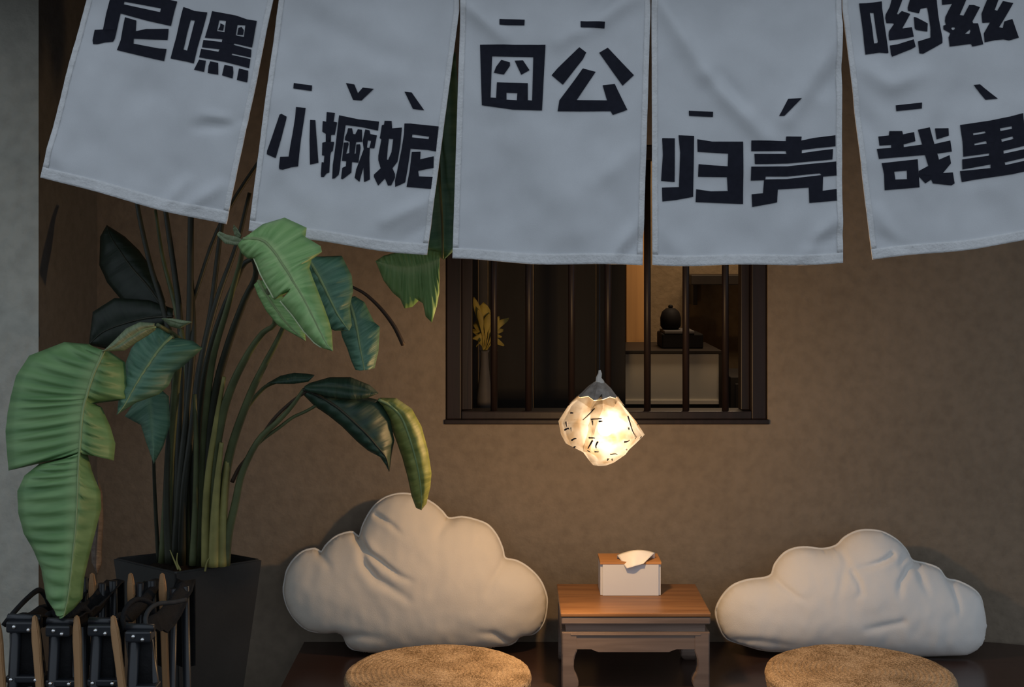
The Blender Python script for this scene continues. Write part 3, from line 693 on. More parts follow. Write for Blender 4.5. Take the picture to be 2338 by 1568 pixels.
lt = thing('paper_lantern', 'glowing crumpled paper lantern with ink writing hanging before the window', 'lantern', W(1370, 1062, LD))
rings = [(872, 1357, 1379, .012), (886, 1341, 1394, .035), (905, 1320, 1408, .055), (928, 1296, 1424, .075), (961, 1275, 1452, .095), (992, 1281, 1472, .100), (1012, 1292, 1452, .088), (1032, 1331, 1430, .065), (1050, 1345, 1404, .040), (1061, 1354, 1386, .020)]
bm = bmesh.new(); NS = 14; RR = []
rl = random.Random(3)
sect = [1 + rl.uniform(-.05, .05) for _ in range(NS)]
for ri, (y, xl, xr, dep) in enumerate(rings):
    dep *= .93
    cxp = (xl + xr) / 2; hw = (xr - xl) / 2; ring = []
    for k in range(NS):
        a = 2 * math.pi * k / NS
        q = sect[k] if abs(math.cos(a)) < .97 else 1
        if k in (9, 10): q *= .86 if k == 9 else 1.04       # a deep pleat on the front
        if k == 12: q *= .93
        q *= 1 + rl.uniform(-.03, .03) if abs(math.cos(a)) < .97 else 1
        jy = rl.uniform(-4, 4) if 0 < ri < len(rings) - 1 and abs(math.cos(a)) < .97 else 0
        p = W(cxp + hw * math.cos(a) * (q if abs(math.cos(a)) < .97 else 1), y + jy, LD); p.y += dep * math.sin(a) * q
        ring.append(bm.verts.new(p))
    RR.append(ring)
top_f = []
for ri, (a, b) in enumerate(zip(RR, RR[1:])):
    for k in range(NS):
        k2 = (k + 1) % NS; nf = len(bm.faces)
        if rl.random() < .5: bm.faces.new((a[k], a[k2], b[k2])); bm.faces.new((a[k], b[k2], b[k]))
        else: bm.faces.new((a[k], a[k2], b[k])); bm.faces.new((a[k2], b[k2], b[k]))
bmesh.ops.recalc_face_normals(bm, faces=bm.faces)
bvh = BVHTree.FromBMesh(bm)
bm2 = bm.copy(); ring_co = [[v.co.copy() for v in r_] for r_ in RR]
n_top = 2 * NS * 2
bm.faces.ensure_lookup_table(); bm2.faces.ensure_lookup_table()
cap_ring = [v.co.copy() for v in RR[0]]
bmesh.ops.delete(bm, geom=bm.faces[:n_top], context='FACES')
bmesh.ops.delete(bm2, geom=bm2.faces[n_top:], context='FACES')
obj('paper_shade', bm, M['paper'], lt)
lcx = sum((v for v in ring_co[2]), Vector()) / NS
P = []
for i in range(4):
    row = []
    for k in range(NS + 1):
        k_ = k % NS; dn = (.95, .35, .75, .25, .60)[k_ % 5] * i / 3
        p = ring_co[2][k_].lerp(ring_co[3][k_], dn); q = p - lcx; q.z = 0
        row.append(p + q.normalized() * .0035)
    P.append(row)
obj('dimming_layer', grid_mesh(P), M['paper'], lt)  # added second paper layer, dims the glow to brown below the top
solid(obj('gathered_top', bm2, M['paper_top'], lt), .002)
# gathered neck and cord
nk = [(1369, 876, .016), (1369, 870, .012), (1367, 862, .008), (1370, 852, .0055), (1369, 845, .003)]
bm = bmesh.new(); add_tube(bm, [W(x, y, LD) for x, y, r in nk], [r for *_, r in nk], 9)
obj('gathered_neck', bm, M['piping'], lt)
obj('cord', tube([W(1369, 846, LD), W(1369, 600, LD), (px_x(1369, LD), LD, 2.748)], .0017, 6), M['cord'], lt)
bm = bmesh.new(); bmesh.ops.create_uvsphere(bm, u_segments=16, v_segments=10, radius=.022)
bc = W(1382, 978, LD)
for v in bm.verts: v.co += bc
mb = bpy.data.materials.new('bulb_glow'); mb.use_nodes = True
bb = mb.node_tree.nodes['Principled BSDF']; bb.inputs['Emission Color'].default_value = (1, .80, .52, 1); bb.inputs['Emission Strength'].default_value = 1.5
obj('bulb', bm, mb, lt, smooth=True)
ld = bpy.data.lights.new('bulb_light', 'POINT'); ld.energy = LAMP_W; ld.color = (1, .64, .31); ld.shadow_soft_size = .03
lo = bpy.data.objects.new('bulb_light', ld); COL.objects.link(lo); lo.location = bc + Vector((0, -.03, 0))
lo.parent = lt; lo.matrix_parent_inverse = lt.matrix_basis.inverted()
# brush strokes lying on the paper
K5 = T2(1240, 820, .16582)
strokes = [[(310,830),(315,880),(320,900)], [(290,950),(340,920),(350,940)], [(375,910),(380,960)], [(385,1085),(420,1060),(450,1055)], [(420,1185),(440,1165)],
           [(610,1020),(680,1015)], [(655,1050),(620,1130),(600,1180)], [(725,1060),(700,1120),(705,1160)], [(600,1215),(640,1240)], [(690,1215),(740,1212)], [(640,775),(780,765)], [(655,790),(660,850)],
           [(1080,1085),(1130,1080),(1160,1060)], [(1125,1200),(1135,1215)], [(900,1255),(960,1250),(1000,1265)], [(880,1320),(870,1360)], [(930,1330),(940,1365)], [(1110,640),(1150,760),(1190,900),(1245,1060)], [(690,640),(620,700),(530,790)], [(370,715),(410,715)], [(970,590),(990,585)], [(1280,880),(1295,900)], [(1330,1040),(1320,1070)], [(1150,900),(1155,930)], [(740,800),(790,800)]]
folds = [[((790,455),(800,455)),((640,640),(800,640)),((625,760),(745,760)),((595,930),(690,900)),((560,1080),(655,1060)),((545,1250),(640,1240))]]
def on_paper(x, y, off):
    (x, y), = K5([(x, y)]); w = W(x, y, LD)
    hit = bvh.ray_cast(Vector((w.x, LD - .4, w.z)), Vector((0, 1, 0)))
    return (hit[0] + Vector((0, -off, 0))) if hit[0] is not None else None
for fd in folds:
    P = []
    for (l, r_) in fd:
        row = [on_paper(l[0] + (r_[0] - l[0]) * j / 4, l[1] + (r_[1] - l[1]) * j / 4, .003 + .003 * math.sin(math.pi * j / 4)) for j in range(5)]
        if all(p is not None for p in row): P.append(row)
    if len(P) > 1: obj('paper_fold', grid_mesh(P), M['paper'], lt)
for st in strokes:
    pp = []
    for x, y in K5(st):
        w = W(x, y, LD)
        hit = bvh.ray_cast(Vector((w.x, LD - .4, w.z)), Vector((0, 1, 0)))
        if hit[0] is not None: pp.append(hit[0] + Vector((0, -.0012, 0)))
    if len(pp) > 1: obj('ink_stroke', tube(catmull(pp, 3 * len(pp)), [.0028 - .0016 * i / (3 * len(pp)) for i in range(3 * len(pp))], 5), M['ink'], lt)

# ---------------------------------------------------------------- things in the room behind the window
def rbox(px0, px1, py0, py1, D, depth, bevel=.003):
    a = W(px0, py1, D); b = W(px1, py0, D)
    return a.x, b.x, D, D + depth, a.z, b.z
CDp = 5.9
x0, x1, y0, y1, z0, z1 = rbox(1422, 1648, 800, 938, CDp, .5)
ct = thing('serving_counter', 'pale counter front in a black frame seen through the window bars', 'counter', ((x0 + x1) / 2, CDp + .25, 0))
obj('frame_top', box(x0, x1, y0, y1, z1 - .016, z1, .002), M['counter_frame'], ct)
obj('frame_post', box(x0, x0 + .012, y0, y1, 0, z1 - .016), M['counter_frame'], ct)
obj('frame_post', box(x1 - .012, x1, y0, y1, 0, z1 - .016), M['counter_frame'], ct)
zf = W(0, 914, CDp).z; zg = W(0, 923, CDp).z
obj('front_panel', box(x0 + .012, x1 - .012, y0 + .012, y1, zf, z1 - .016), M['counter'], ct)
obj('foot_strip', box(x0 + .012, x1 - .012, y0 + .006, y1, zg, zf), M['counter_foot'], ct)
obj('plinth', box(x0 + .012, x1 - .012, y0 + .05, y1, 0, zg), M['counter_frame'], ct)
x0, x1, y0, y1, zz0, zz1 = rbox(1512, 1606, 762, 800, CDp + .1, .22)
dv = thing('black_appliance', 'black boxy appliance on the counter behind the window bars', 'appliance', ((x0 + x1) / 2, CDp + .2, z1))
obj('body', box(x0, x1, y0, y1, z1, zz1, .006), M['device'], dv)
obj('tray', box(x0 + .01, x1 - .04, y0 - .002, y1 - .02, zz1, zz1 + .014, .003), M['in_grey'], dv)
kc = W(1531, 725, CDp + .2)
kt = thing('black_pot', 'round black pot standing on the boxy appliance', 'pot', (kc.x, kc.y, zz1 + .014))
kh = 2 * (kc.z - zz1 - .014)
pr = [(0, zz1 + .014), (.035, zz1 + .014), (.047, zz1 + .03), (.048, zz1 + .014 + kh * .5), (.040, zz1 + .014 + kh * .75), (.022, zz1 + .014 + kh * .9), (0, zz1 + .014 + kh * .92)]
obj('body', lathe(pr, 24, kc.x, kc.y), M['device'], kt, smooth=True)
zk = zz1 + .014 + kh * .92
obj('knob', lathe([(0, zk), (.010, zk), (.012, zk + .008), (.007, zk + .014), (0, zk + .015)], 16, kc.x, kc.y), M['device'], kt, smooth=True)
# warm wooden door leaf and dark partition panels
x0, x1, y0, y1, *_ = rbox(1430, 1470, 600, 800, 6.43, .05)
dl = obj('wood_panel', box(x0, x1 + .02, 6.43, 6.48, 0, 2.4, .003), M['in_wood']); dl.location = (0, 0, 0)
tag(dl, 'warm orange-brown upright wooden panel lit behind the window', 'panel')
pt = thing('dark_partition', 'dark upright partition boards filling the left half of the window', 'partition', (.0, 5.2, 0))
for a, b_, mm in ((1040, 1092, 'in_dark'), (1093, 1114, 'in_grey'), (1115, 1205, 'in_dark'), (1206, 1218, 'in_grey'), (1219, 1300, 'in_dark'), (1301, 1362, 'in_dark'), (1363, 1430, 'in_dark')):
    obj('board', box(px_x(a, 5.2), px_x(b_, 5.2) - .002, 5.2 + (.012 if mm == 'in_dark' else 0), 5.24, 0, 2.6, .002), M[mm], pt)
# wall shelf and tall cupboard at the right
x0, x1, y0, y1, z0, z1 = rbox(1578, 1700, 628, 650, 6.35, .24)
sh = thing('wall_shelf', 'dark wooden shelf high on the lit inner wall', 'shelf', ((x0 + x1) / 2, 6.5, z0))
obj('board', box(x0, x1 + .12, 6.35, 6.598, z0, z1, .003), M['counter_frame'], sh)
obj('bracket', box(x0 + .02, x0 + .04, 6.42, 6.598, z0 - .10, z0, .002), M['counter_frame'], sh)
x0, x1, y0, y1, z0, z1 = rbox(1668, 1700, 860, 960, 6.0, .4)
cb = thing('low_cabinet', 'low dark cabinet beside the pale counter inside the window', 'cabinet', (x0 + .2, 6.2, 0))
obj('body', box(x0, x0 + .5, 6.0, 6.4, 0, z1, .004), M['in_dark'], cb)
obj('door', box(x0 + .02, x0 + .24, 5.985, 6.0, .1, z1 - .03, .003), M['in_dark'], cb)
# potted spray of yellowed leaves on the inner sill
vb = W(1106, 945, 4.72)
vs = thing('leaf_vase', 'spray of yellowing leaves in a slim dark vase behind the left bars', 'vase', (vb.x, vb.y, WZB))
stand = WZB - .02
obj('stand', box(vb.x - .06, vb.x + .06, vb.y - .06, vb.y + .06, 0, stand, .004), M['in_dark'], vs)
obj('vase', lathe([(0, stand), (.026, stand), (.028, stand + .06), (.016, stand + .17), (.014, stand + .22), (.018, stand + .23), (0, stand + .225)], 18, vb.x, vb.y), M['in_grey'], vs, smooth=True)
rv = random.Random(11)
for (a, b_, c, d, w) in ((1108, 790, 1082, 678, 7), (1108, 790, 1104, 690, 15), (1108, 800, 1090, 730, 14), (1110, 790, 1140, 722, 8), (1110, 780, 1162, 726, 7), (1110, 790, 1150, 752, 8), (1108, 800, 1152, 788, 9), (1106, 800, 1080, 770, 12), (1108, 805, 1096, 760, 13), (1110, 800, 1128, 742, 11), (1108, 800, 1092, 705, 6), (1108, 795, 1118, 715, 8), (1110, 800, 1146, 768, 7), (1107, 805, 1078, 752, 8), (1109, 805, 1136, 800, 6), (1108, 806, 1088, 792, 7)):
    p0 = Vector((vb.x, vb.y, stand + .22)); p1 = W(c, d, 4.72 + rv.uniform(-.04, .03)); pm = p0.lerp(p1, .5) + Vector((0, -.01, .03))
    cl = catmull([p0, pm, p1], 12); P = []
    side = (p1 - p0).cross(Vector((0, 1, 0))).normalized()
    for i, p in enumerate(cl):
        u = i / 11; ww = w * 4.72 / F * (math.sin(math.pi * min(1, max(0, (u - .3) / .7))) ** .8 if u > .3 else .06) + .0008
        P.append([p - side * ww, p + Vector((0, .004, 0)), p + side * ww])
    solid(obj('leaf', grid_mesh(P), M['yellow_leaf'], vs, smooth=True), .0008)
rl_ = bpy.data.lights.new('room_lamp', 'AREA'); rl_.energy = ROOM_W; rl_.color = (1, .74, .48); rl_.size = .5
ro = bpy.data.objects.new('room_lamp', rl_); COL.objects.link(ro); ro.location = (.95, 5.75, 2.6)

# ---------------------------------------------------------------- planter and banana-like plant
PB = Vector((-.889, 3.64, 0))
pl = thing('potted_plant', 'tall broad-leaved plant in a tapered square black planter', 'plant', PB)
hr = .867
rim = [W(257, 1273, 3.659), W(400, 1306.5, 3.493), W(600, 1276, 3.643), W(457, 1250, 3.78)]
zr = HC - hr
for v in rim: v.z = zr
cen = sum(rim, Vector()) / 4
def pot_ring(scale, z, inset=0.0):
    out = []
    for v in rim:
        d = Vector((v.x - cen.x, v.y - cen.y, 0)); L_ = d.length
        d = d * ((L_ * scale - inset * 1.4) / L_)
        out.append(Vector((cen.x + d.x, cen.y + d.y, z)))
    return out
bm = bmesh.new()
levels = [pot_ring(.46, 0), pot_ring(.46 + .54 * .55, zr * .55), pot_ring(1, zr), pot_ring(1, zr, .012), pot_ring(.98, zr - .08, .012)]
vr = [[bm.verts.new(p) for p in r] for r in levels]
for a, b_ in zip(vr, vr[1:]):
    for k in range(4): bm.faces.new((a[k], a[(k + 1) % 4], b_[(k + 1) % 4], b_[k]))
bm.faces.new(vr[0][::-1])
bmesh.ops.recalc_face_normals(bm, faces=bm.faces)
bmesh.ops.bevel(bm, geom=[e for e in bm.edges], offset=.004, segments=2, affect='EDGES')
obj('planter', bm, M['pot'], pl)
bm = bmesh.new(); sv = pot_ring(.985, zr - .035, .013)
n = 12; P = [[None] * (n + 1) for _ in range(n + 1)]
for i in range(n + 1):
    for j in range(n + 1):
        a = sv[0].lerp(sv[1], i / n); b_ = sv[3].lerp(sv[2], i / n); p = a.lerp(b_, j / n)
        p.z += .012 * noise.noise(p * 25); P[i][j] = p
obj('soil', grid_mesh(P), M['soil'], pl, smooth=True)

def leaf_mat(name, c_dark, c_light, rib, rough=.52):
    m = bpy.data.materials.new(name); m.use_nodes = True
    nt = m.node_tree; b = nt.nodes['Principled BSDF']; L = nt.links.new
    uv = nt.nodes.new('ShaderNodeUVMap'); sp = nt.nodes.new('ShaderNodeSeparateXYZ'); L(uv.outputs[0], sp.inputs[0])
    mp = nt.nodes.new('ShaderNodeMapping'); mp.inputs['Scale'].default_value = (1.2, 26, 1)
    n = nt.nodes.new('ShaderNodeTexNoise'); n.inputs['Scale'].default_value = 1.0; n.inputs['Detail'].default_value = 3
    L(uv.outputs[0], mp.inputs['Vector']); L(mp.outputs[0], n.inputs['Vector'])
    r = nt.nodes.new('ShaderNodeValToRGB'); r.color_ramp.elements[0].position = .35; r.color_ramp.elements[1].position = .68
    r.color_ramp.elements[0].color = (*c_dark, 1); r.color_ramp.elements[1].color = (*c_light, 1)
    L(n.outputs['Fac'], r.inputs['Fac'])
    # paler tissue next to the midrib
    s = nt.nodes.new('ShaderNodeMath'); s.operation = 'SUBTRACT'; s.inputs[1].default_value = .5; L(sp.outputs['X'], s.inputs[0])
    ab = nt.nodes.new('ShaderNodeMath'); ab.operation = 'ABSOLUTE'; L(s.outputs[0], ab.inputs[0])
    mr = nt.nodes.new('ShaderNodeMapRange'); mr.inputs[1].default_value = .0; mr.inputs[2].default_value = .10; mr.inputs[3].default_value = .55; mr.inputs[4].default_value = 0
    L(ab.outputs[0], mr.inputs[0])
    mx = nt.nodes.new('ShaderNodeMix'); mx.data_type = 'RGBA'; L(mr.outputs[0], mx.inputs['Factor']); L(r.outputs['Color'], mx.inputs[6]); mx.inputs[7].default_value = (*rib, 1)
    L(mx.outputs[2], b.inputs['Base Color'])
    bp = nt.nodes.new('ShaderNodeBump'); bp.inputs['Strength'].default_value = .35; bp.inputs['Distance'].default_value = .004
    L(n.outputs['Fac'], bp.inputs['Height']); L(bp.outputs['Normal'], b.inputs['Normal'])
    b.inputs['Roughness'].default_value = rough; b.inputs['Specular IOR Level'].default_value = .35
    return m
LM = {'a': leaf_mat('leaf_mid_green', (.085, .190, .065), (.185, .320, .130), (.28, .37, .16)),
      'g': leaf_mat('leaf_bright_green', (.14, .29, .09), (.27, .43, .17), (.40, .50, .24)),
      't': leaf_mat('leaf_blue_green', (.045, .125, .078), (.100, .205, .130), (.16, .26, .15)),
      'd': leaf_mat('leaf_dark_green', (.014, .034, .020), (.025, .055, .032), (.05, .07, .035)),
      'k': leaf_mat('leaf_deep_shade', (.010, .016, .010), (.015, .024, .014), (.02, .03, .02)),  # back leaves, their shade put into the colour
      'y': leaf_mat('leaf_olive', (.12, .15, .035), (.24, .26, .07), (.28, .28, .09)),
      'n': leaf_mat('leaf_dried', (.075, .048, .032), (.13, .085, .058), (.12, .08, .055)),
      'p': leaf_mat('leaf_pale', (.13, .17, .09), (.20, .24, .14), (.25, .28, .18))}
PALE = mat('pale_leaf_margin', (.46, .52, .32), .5, .3, 20, noise_amt=.1)
RIB = mat('midrib_green', (.20, .27, .12), .5, .3, 20, noise_amt=.15)
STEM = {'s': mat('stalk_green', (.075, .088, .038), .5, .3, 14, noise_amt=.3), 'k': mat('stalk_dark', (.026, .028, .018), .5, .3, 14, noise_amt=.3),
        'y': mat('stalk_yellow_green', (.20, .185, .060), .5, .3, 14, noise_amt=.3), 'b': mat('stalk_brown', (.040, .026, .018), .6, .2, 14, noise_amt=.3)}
def leaf(st, m, bulge=.025, ridge=.003, label=None, ribw=.0045, rows_per=6, rib=True, fr=9, edge=None):
    # st: (mid x, y, D), (left x, y, dD), (right x, y, dD) in pixels and metres of distance
    mids = catmull([W(*s[0]) for s in st], (len(st) - 1) * rows_per + 1)
    C = 12; P = []
    for i in range(len(mids)):
        u = i / rows_per; k = min(int(u), len(st) - 2); t = u - k
        a, b_ = st[k], st[k + 1]
        def e(q):
            x = a[q][0] + (b_[q][0] - a[q][0]) * t; y = a[q][1] + (b_[q][1] - a[q][1]) * t
            D = (a[0][2] + a[q][2]) * (1 - t) + (b_[0][2] + b_[q][2]) * t
            return W(x, y, D)
        l, r = e(1), e(2); m_ = mids[i]; row = []
        for j in range(C + 1):
            s = j / C * 2 - 1
            p = m_.lerp(l, -s) if s < 0 else m_.lerp(r, s)
            w = math.sin(math.pi * abs(s)) * bulge * min(1, (l - r).length / .06)
            p = p + Vector((0, -w, 0))
            p.y += ridge * math.sin(i * fr / rows_per * .9 + 1.3 * abs(s) * 2) * math.sin(math.pi * min(1, abs(s) * 1.1)) + .0015 * noise.noise(p * 60)
            row.append(p)
        P.append(row)
    o = obj('leaf', grid_mesh(P), LM[m], pl, smooth=True)
    solid(o, .0012)
    if label: o['label'] = label
    if edge:
        for a, b_ in edge:
            obj('leaf_edge', tube([P[i][0] + Vector((0, -.001, 0)) for i in range(a * rows_per, b_ * rows_per)], .0024, 5), PALE, o, smooth=True)
    if rib:
        nn = len(mids)
        bm = tube([p + Vector((0, -.0018, 0)) for p in mids], [ribw * (1 - .8 * i / (nn - 1)) for i in range(nn)], 6)
        q = obj('midrib', bm, RIB if m not in 'dk' else STEM['k'], o, smooth=True)
    return o
def LS(D0, D1, rows, dl=.03, dr=.03):
    n_ = len(rows) - 1; out = []
    for i, r in enumerate(rows):
        D = D0 + (D1 - D0) * i / n_
        if len(r) == 2: r = (r[0], r[1], r[0], r[1], r[0], r[1])
        out.append(((r[0], r[1], D), (r[2], r[3], dl), (r[4], r[5], dr)))
    return out
leaf(LS(3.22, 2.95, [(238,800,205,786,246,800),(228,822,147,781,285,827),(215,850,67,812,289,870),(203,885,37,858,291,911),(198,905,25,905,214,921),(193,920,18,940,232,930),(188,950,13,985,252,975),(185,985,15,1020,263,1012),(183,1018,20,1074,260,1051),(182,1032,172,1038,198,1031),(180,1050,89,1060,208,1070),(179,1075,56,1086,216,1092),(178,1100,40,1121,229,1123),(176,1150,42,1170,231,1160),(173,1205,55,1218,217,1215),(168,1255,78,1258,204,1266),(163,1305,95,1300,192,1317),(156,1360,106,1366,188,1366),(148,1398,128,1397,168,1390),(145,1408)], .05, .09), 'a', .02, .0085, 'large torn drooping leaf at the left', .004, fr=11)
leaf(LS(3.36, 3.24, [(392,768,385,752,400,770),(375,785,352,748,440,778),(358,805,325,765,462,795),(342,828,300,795,420,834),(326,852,288,827,398,850),(312,875,282,860,385,880),(298,900,276,890,362,900),(284,925,270,920,310,919),(269,945)], .02, .06), 't', .015, .004)
leaf(LS(3.30, 3.20, [(356,746,354,738,356,752),(328,752,320,735,338,765),(298,770,288,750,312,781),(268,790,258,780,284,800),(236,802)], .0, .03), 'p', .02, .001, ribw=.003)
leaf(LS(3.34, 3.30, [(370,727),(392,733,394,727,390,745),(415,740,418,731,410,750),(438,735)], .0, .02), 'p', .01, .001, rib=False)
leaf(LS(3.45, 3.40, [(345,880,335,880,355,878),(342,905,285,950,385,905),(346,960,322,970,388,970),(349,1010,335,1012,372,1020),(351,1058)], .04, .04), 't', .01, .003, rib=False)
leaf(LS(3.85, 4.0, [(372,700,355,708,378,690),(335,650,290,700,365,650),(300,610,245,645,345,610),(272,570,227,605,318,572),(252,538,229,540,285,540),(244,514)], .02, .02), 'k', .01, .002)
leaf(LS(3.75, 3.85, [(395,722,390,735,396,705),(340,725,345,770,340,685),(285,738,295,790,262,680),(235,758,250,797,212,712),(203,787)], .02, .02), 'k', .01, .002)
leaf(LS(3.22, 3.04, [(556,545,543,560,562,540),(585,545,552,578,600,512),(605,552,566,590,650,497),(620,567,580,590,700,520),(632,582,588,608,697,541),(640,595,594,624,732,562),(650,610,605,645,735,575),(658,622,615,662,711,592),(668,640,627,684,706,612),(674,650,661,665,714,635),(682,662,640,687,722,655),(698,690,669,721,738,697),(716,726,694,756,750,730),(734,762,718,782,757,755),(747,786,738,795,759,785),(760,801)], .03, .05), 'g', .02, .002, 'bright green leaf folded over the banner edge', .004, edge=((3, 8), (10, 14)))
leaf(LS(3.26, 3.24, [(562,552),(540,553,541,560,541,540),(515,546,514,556,519,536),(497,532,495,536,501,528)], .0, .0), 'p', .004, .001, rib=False)
leaf(LS(3.26, 3.24, [(548,545),(543,535,535,536,551,537),(537,522,532,522,542,522),(534,513)], .0, .0), 'p', .004, .001, rib=False)
leaf(LS(3.34, 3.30, [(700,585,695,600,728,586),(722,620,705,640,780,584),(738,650,715,680,803,630),(755,685,730,715,806,665),(770,715,745,745,798,700),(785,738,765,755,803,742),(797,754)], .02, .05), 't', .012, .005)
leaf(LS(3.44, 3.40, [(795,680,785,695,810,676),(808,720,775,740,832,690),(816,755,782,770,854,735),(822,790,793,795,867,746),(828,820,803,825,864,800),(832,845,812,844,855,840)], .02, .04), 't', .012, .004)
leaf(LS(3.32, 3.28, [(590,640,580,650,600,640),(604,665,588,672,640,670),(628,702,607,708,668,706),(658,742,634,742,695,748),(698,778)], .02, .02), 'g', .01, .003)
leaf(LS(3.72, 3.78, [(1012,120,985,130,1040,120),(1004,280,965,290,1050,280),(1004,404,950,420,1062,404),(1009,480,950,490,1062,480),(1011,554,965,565,1050,560),(1014,592)], .06, -.04), 't', .02, .003)
leaf(LS(3.70, 3.86, [(1004,592,1004,575,1003,640),(994,596,996,572,1003,668),(986,600,985,570,997,700),(976,603,972,570,986,736),(968,606,960,570,972,722),(960,608,950,572,966,692),(950,610,940,574,956,686),(938,612,926,575,942,700),(925,612,910,575,924,704),(914,611,902,577,914,682),(900,608,890,580,897,668),(880,603,876,584,876,640),(858,596)], .02, .02), 'g', .01, .004, rib=False)
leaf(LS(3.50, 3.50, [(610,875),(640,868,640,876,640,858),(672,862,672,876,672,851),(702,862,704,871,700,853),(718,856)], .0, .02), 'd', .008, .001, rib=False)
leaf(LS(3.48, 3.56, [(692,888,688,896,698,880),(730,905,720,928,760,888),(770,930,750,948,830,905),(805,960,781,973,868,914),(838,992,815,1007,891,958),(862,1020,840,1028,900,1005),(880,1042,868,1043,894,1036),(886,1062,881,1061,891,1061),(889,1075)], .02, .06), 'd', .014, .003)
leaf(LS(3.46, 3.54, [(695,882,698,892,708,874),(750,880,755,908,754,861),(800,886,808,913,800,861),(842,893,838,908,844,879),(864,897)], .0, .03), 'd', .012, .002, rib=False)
leaf(LS(3.55, 3.66, [(864,912,861,915,868,908),(890,925,872,932,905,909),(915,950,888,962,940,933),(932,990,903,1000,962,973),(947,1040,919,1045,977,1028),(957,1085,932,1093,985,1080),(962,1125,940,1132,982,1112),(963,1150,950,1159,973,1150),(962,1164)], .03, .03), 'y', .016, .002, 'olive strap-like leaf hanging over the cushion')
leaf(LS(3.24, 3.20, [(222,1088),(226,1130,220,1130,234,1128),(224,1190,214,1190,236,1190),(220,1250,208,1250,232,1252),(218,1285,210,1285,232,1287),(222,1310)], .02, .02), 'n', .006, .002, 'dried brown leaf strip', rib=False)
def stalk(pts, w0, w1, m, D0=3.60, D1=None, name='leaf_stalk'):
    D1 = D1 or D0; n_ = len(pts) - 1
    ps = catmull([W(x, y, D0 + (D1 - D0) * (i / n_) ** 1.6) for i, (x, y) in enumerate(pts)], 26)
    rr = [(w0 + (w1 - w0) * i / 25) * .5 * D0 / F for i in range(26)]
    return obj(name, tube(ps, rr, 8), STEM[m], pl, smooth=True)
stalk([(505,1290),(510,1140),(526,1030),(569,906),(605,830),(645,752),(705,600)], 26, 8, 's', 3.58, 3.34)
stalk([(492,1290),(488,1080),(505,960),(530,880),(565,810),(600,760),(628,735),(610,660)], 26, 8, 's', 3.56, 3.30)
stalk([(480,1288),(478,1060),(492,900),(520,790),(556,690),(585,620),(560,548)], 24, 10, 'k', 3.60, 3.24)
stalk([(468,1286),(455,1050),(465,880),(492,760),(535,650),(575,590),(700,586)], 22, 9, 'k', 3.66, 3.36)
stalk([(515,1290),(521,1222),(537,1150),(553,1079),(590,1005),(636,960),(668,925),(694,888)], 22, 8, 's', 3.55, 3.48)
stalk([(556,1075),(575,1030),(600,1003),(636,977),(668,953),(700,938),(740,915)], 9, 7, 's', 3.54, 3.50)
stalk([(530,1100),(545,1070),(565,1044),(600,992),(628,953),(665,918),(700,893)], 10, 7, 'b', 3.55, 3.48)
stalk([(512,1120),(530,1010),(562,935),(600,888),(628,873),(660,866)], 12, 7, 's', 3.57, 3.50)
stalk([(420,1288),(424,1100),(430,860),(434,680),(436,480),(440,300)], 22, 12, 'k', 3.70, 3.74)
stalk([(405,1286),(408,1050),(416,860),(410,720),(398,620),(378,480),(360,330)], 20, 10, 'k', 3.72, 3.78)
stalk([(392,1284),(398,1000),(396,820),(372,700),(342,600),(312,460),(296,330)], 18, 9, 'k', 3.73, 3.82)
stalk([(432,1288),(432,1000),(424,820),(398,690),(372,590),(355,480)], 18, 7, 's', 3.68, 3.85)
stalk([(380,1284),(390,1050),(404,880),(412,790),(398,765),(360,742)], 18, 9, 's', 3.62, 3.30)
stalk([(370,1284),(385,1060),(398,900),(404,800),(392,768)], 18, 9, 's', 3.60, 3.36)
stalk([(362,1282),(356,1180),(352,1090),(350,1000),(346,882)], 10, 6, 'k', 3.62, 3.46)
stalk([(445,1288),(442,1080),(452,900),(470,780),(500,670),(540,560),(570,440)], 22, 9, 'k', 3.66, 3.70)
stalk([(456,1290),(462,1100),(470,950),(486,820),(520,700),(548,600),(556,546)], 20, 9, 's', 3.62, 3.26)
stalk([(400,1288),(412,1100),(428,940),(440,800),(440,700),(432,560)], 22, 10, 'k', 3.66, 3.76)
stalk([(414,1290),(420,1130),(436,1000),(452,860),(480,720),(500,560),(520,420)], 20, 10, 'k', 3.64, 3.74)
stalk([(470,1292),(470,1180),(476,1080),(494,960),(512,860)], 22, 9, 'y', 3.55, 3.50)
stalk([(488,1293),(490,1190),(496,1100),(506,1010)], 26, 10, 'y', 3.53, 3.52)
stalk([(506,1292),(508,1200),(512,1120),(520,1050)], 24, 12, 'y', 3.54, 3.54)
stalk([(385,1285),(380,1120),(388,960),(402,850)], 18, 8, 'k', 3.58, 3.52)
stalk([(440,1290),(446,1160),(448,1020),(444,900)], 18, 9, 's', 3.58, 3.56)
stalk([(780,640),(805,655),(835,672),(870,705),(900,745),(921,787)], 5, 11, 'b', 3.50, 3.56, 'dry_stalk')
stalk([(436,700),(520,480),(700,240),(900,120),(1012,118)], 10, 9, 'k', 3.74, 3.72)
stalk([(1012,118),(1002,280),(1003,404),(1009,500),(1011,590)], 8, 5, 's', 3.72, 3.70)
for a in ([(407,1300),(396,1275),(388,1255)], [(412,1302),(404,1283),(405,1262)], [(468,1304),(474,1280),(490,1262)]):
    stalk(a, 5, 2, 'y', 3.52, 3.52, 'young_shoot')

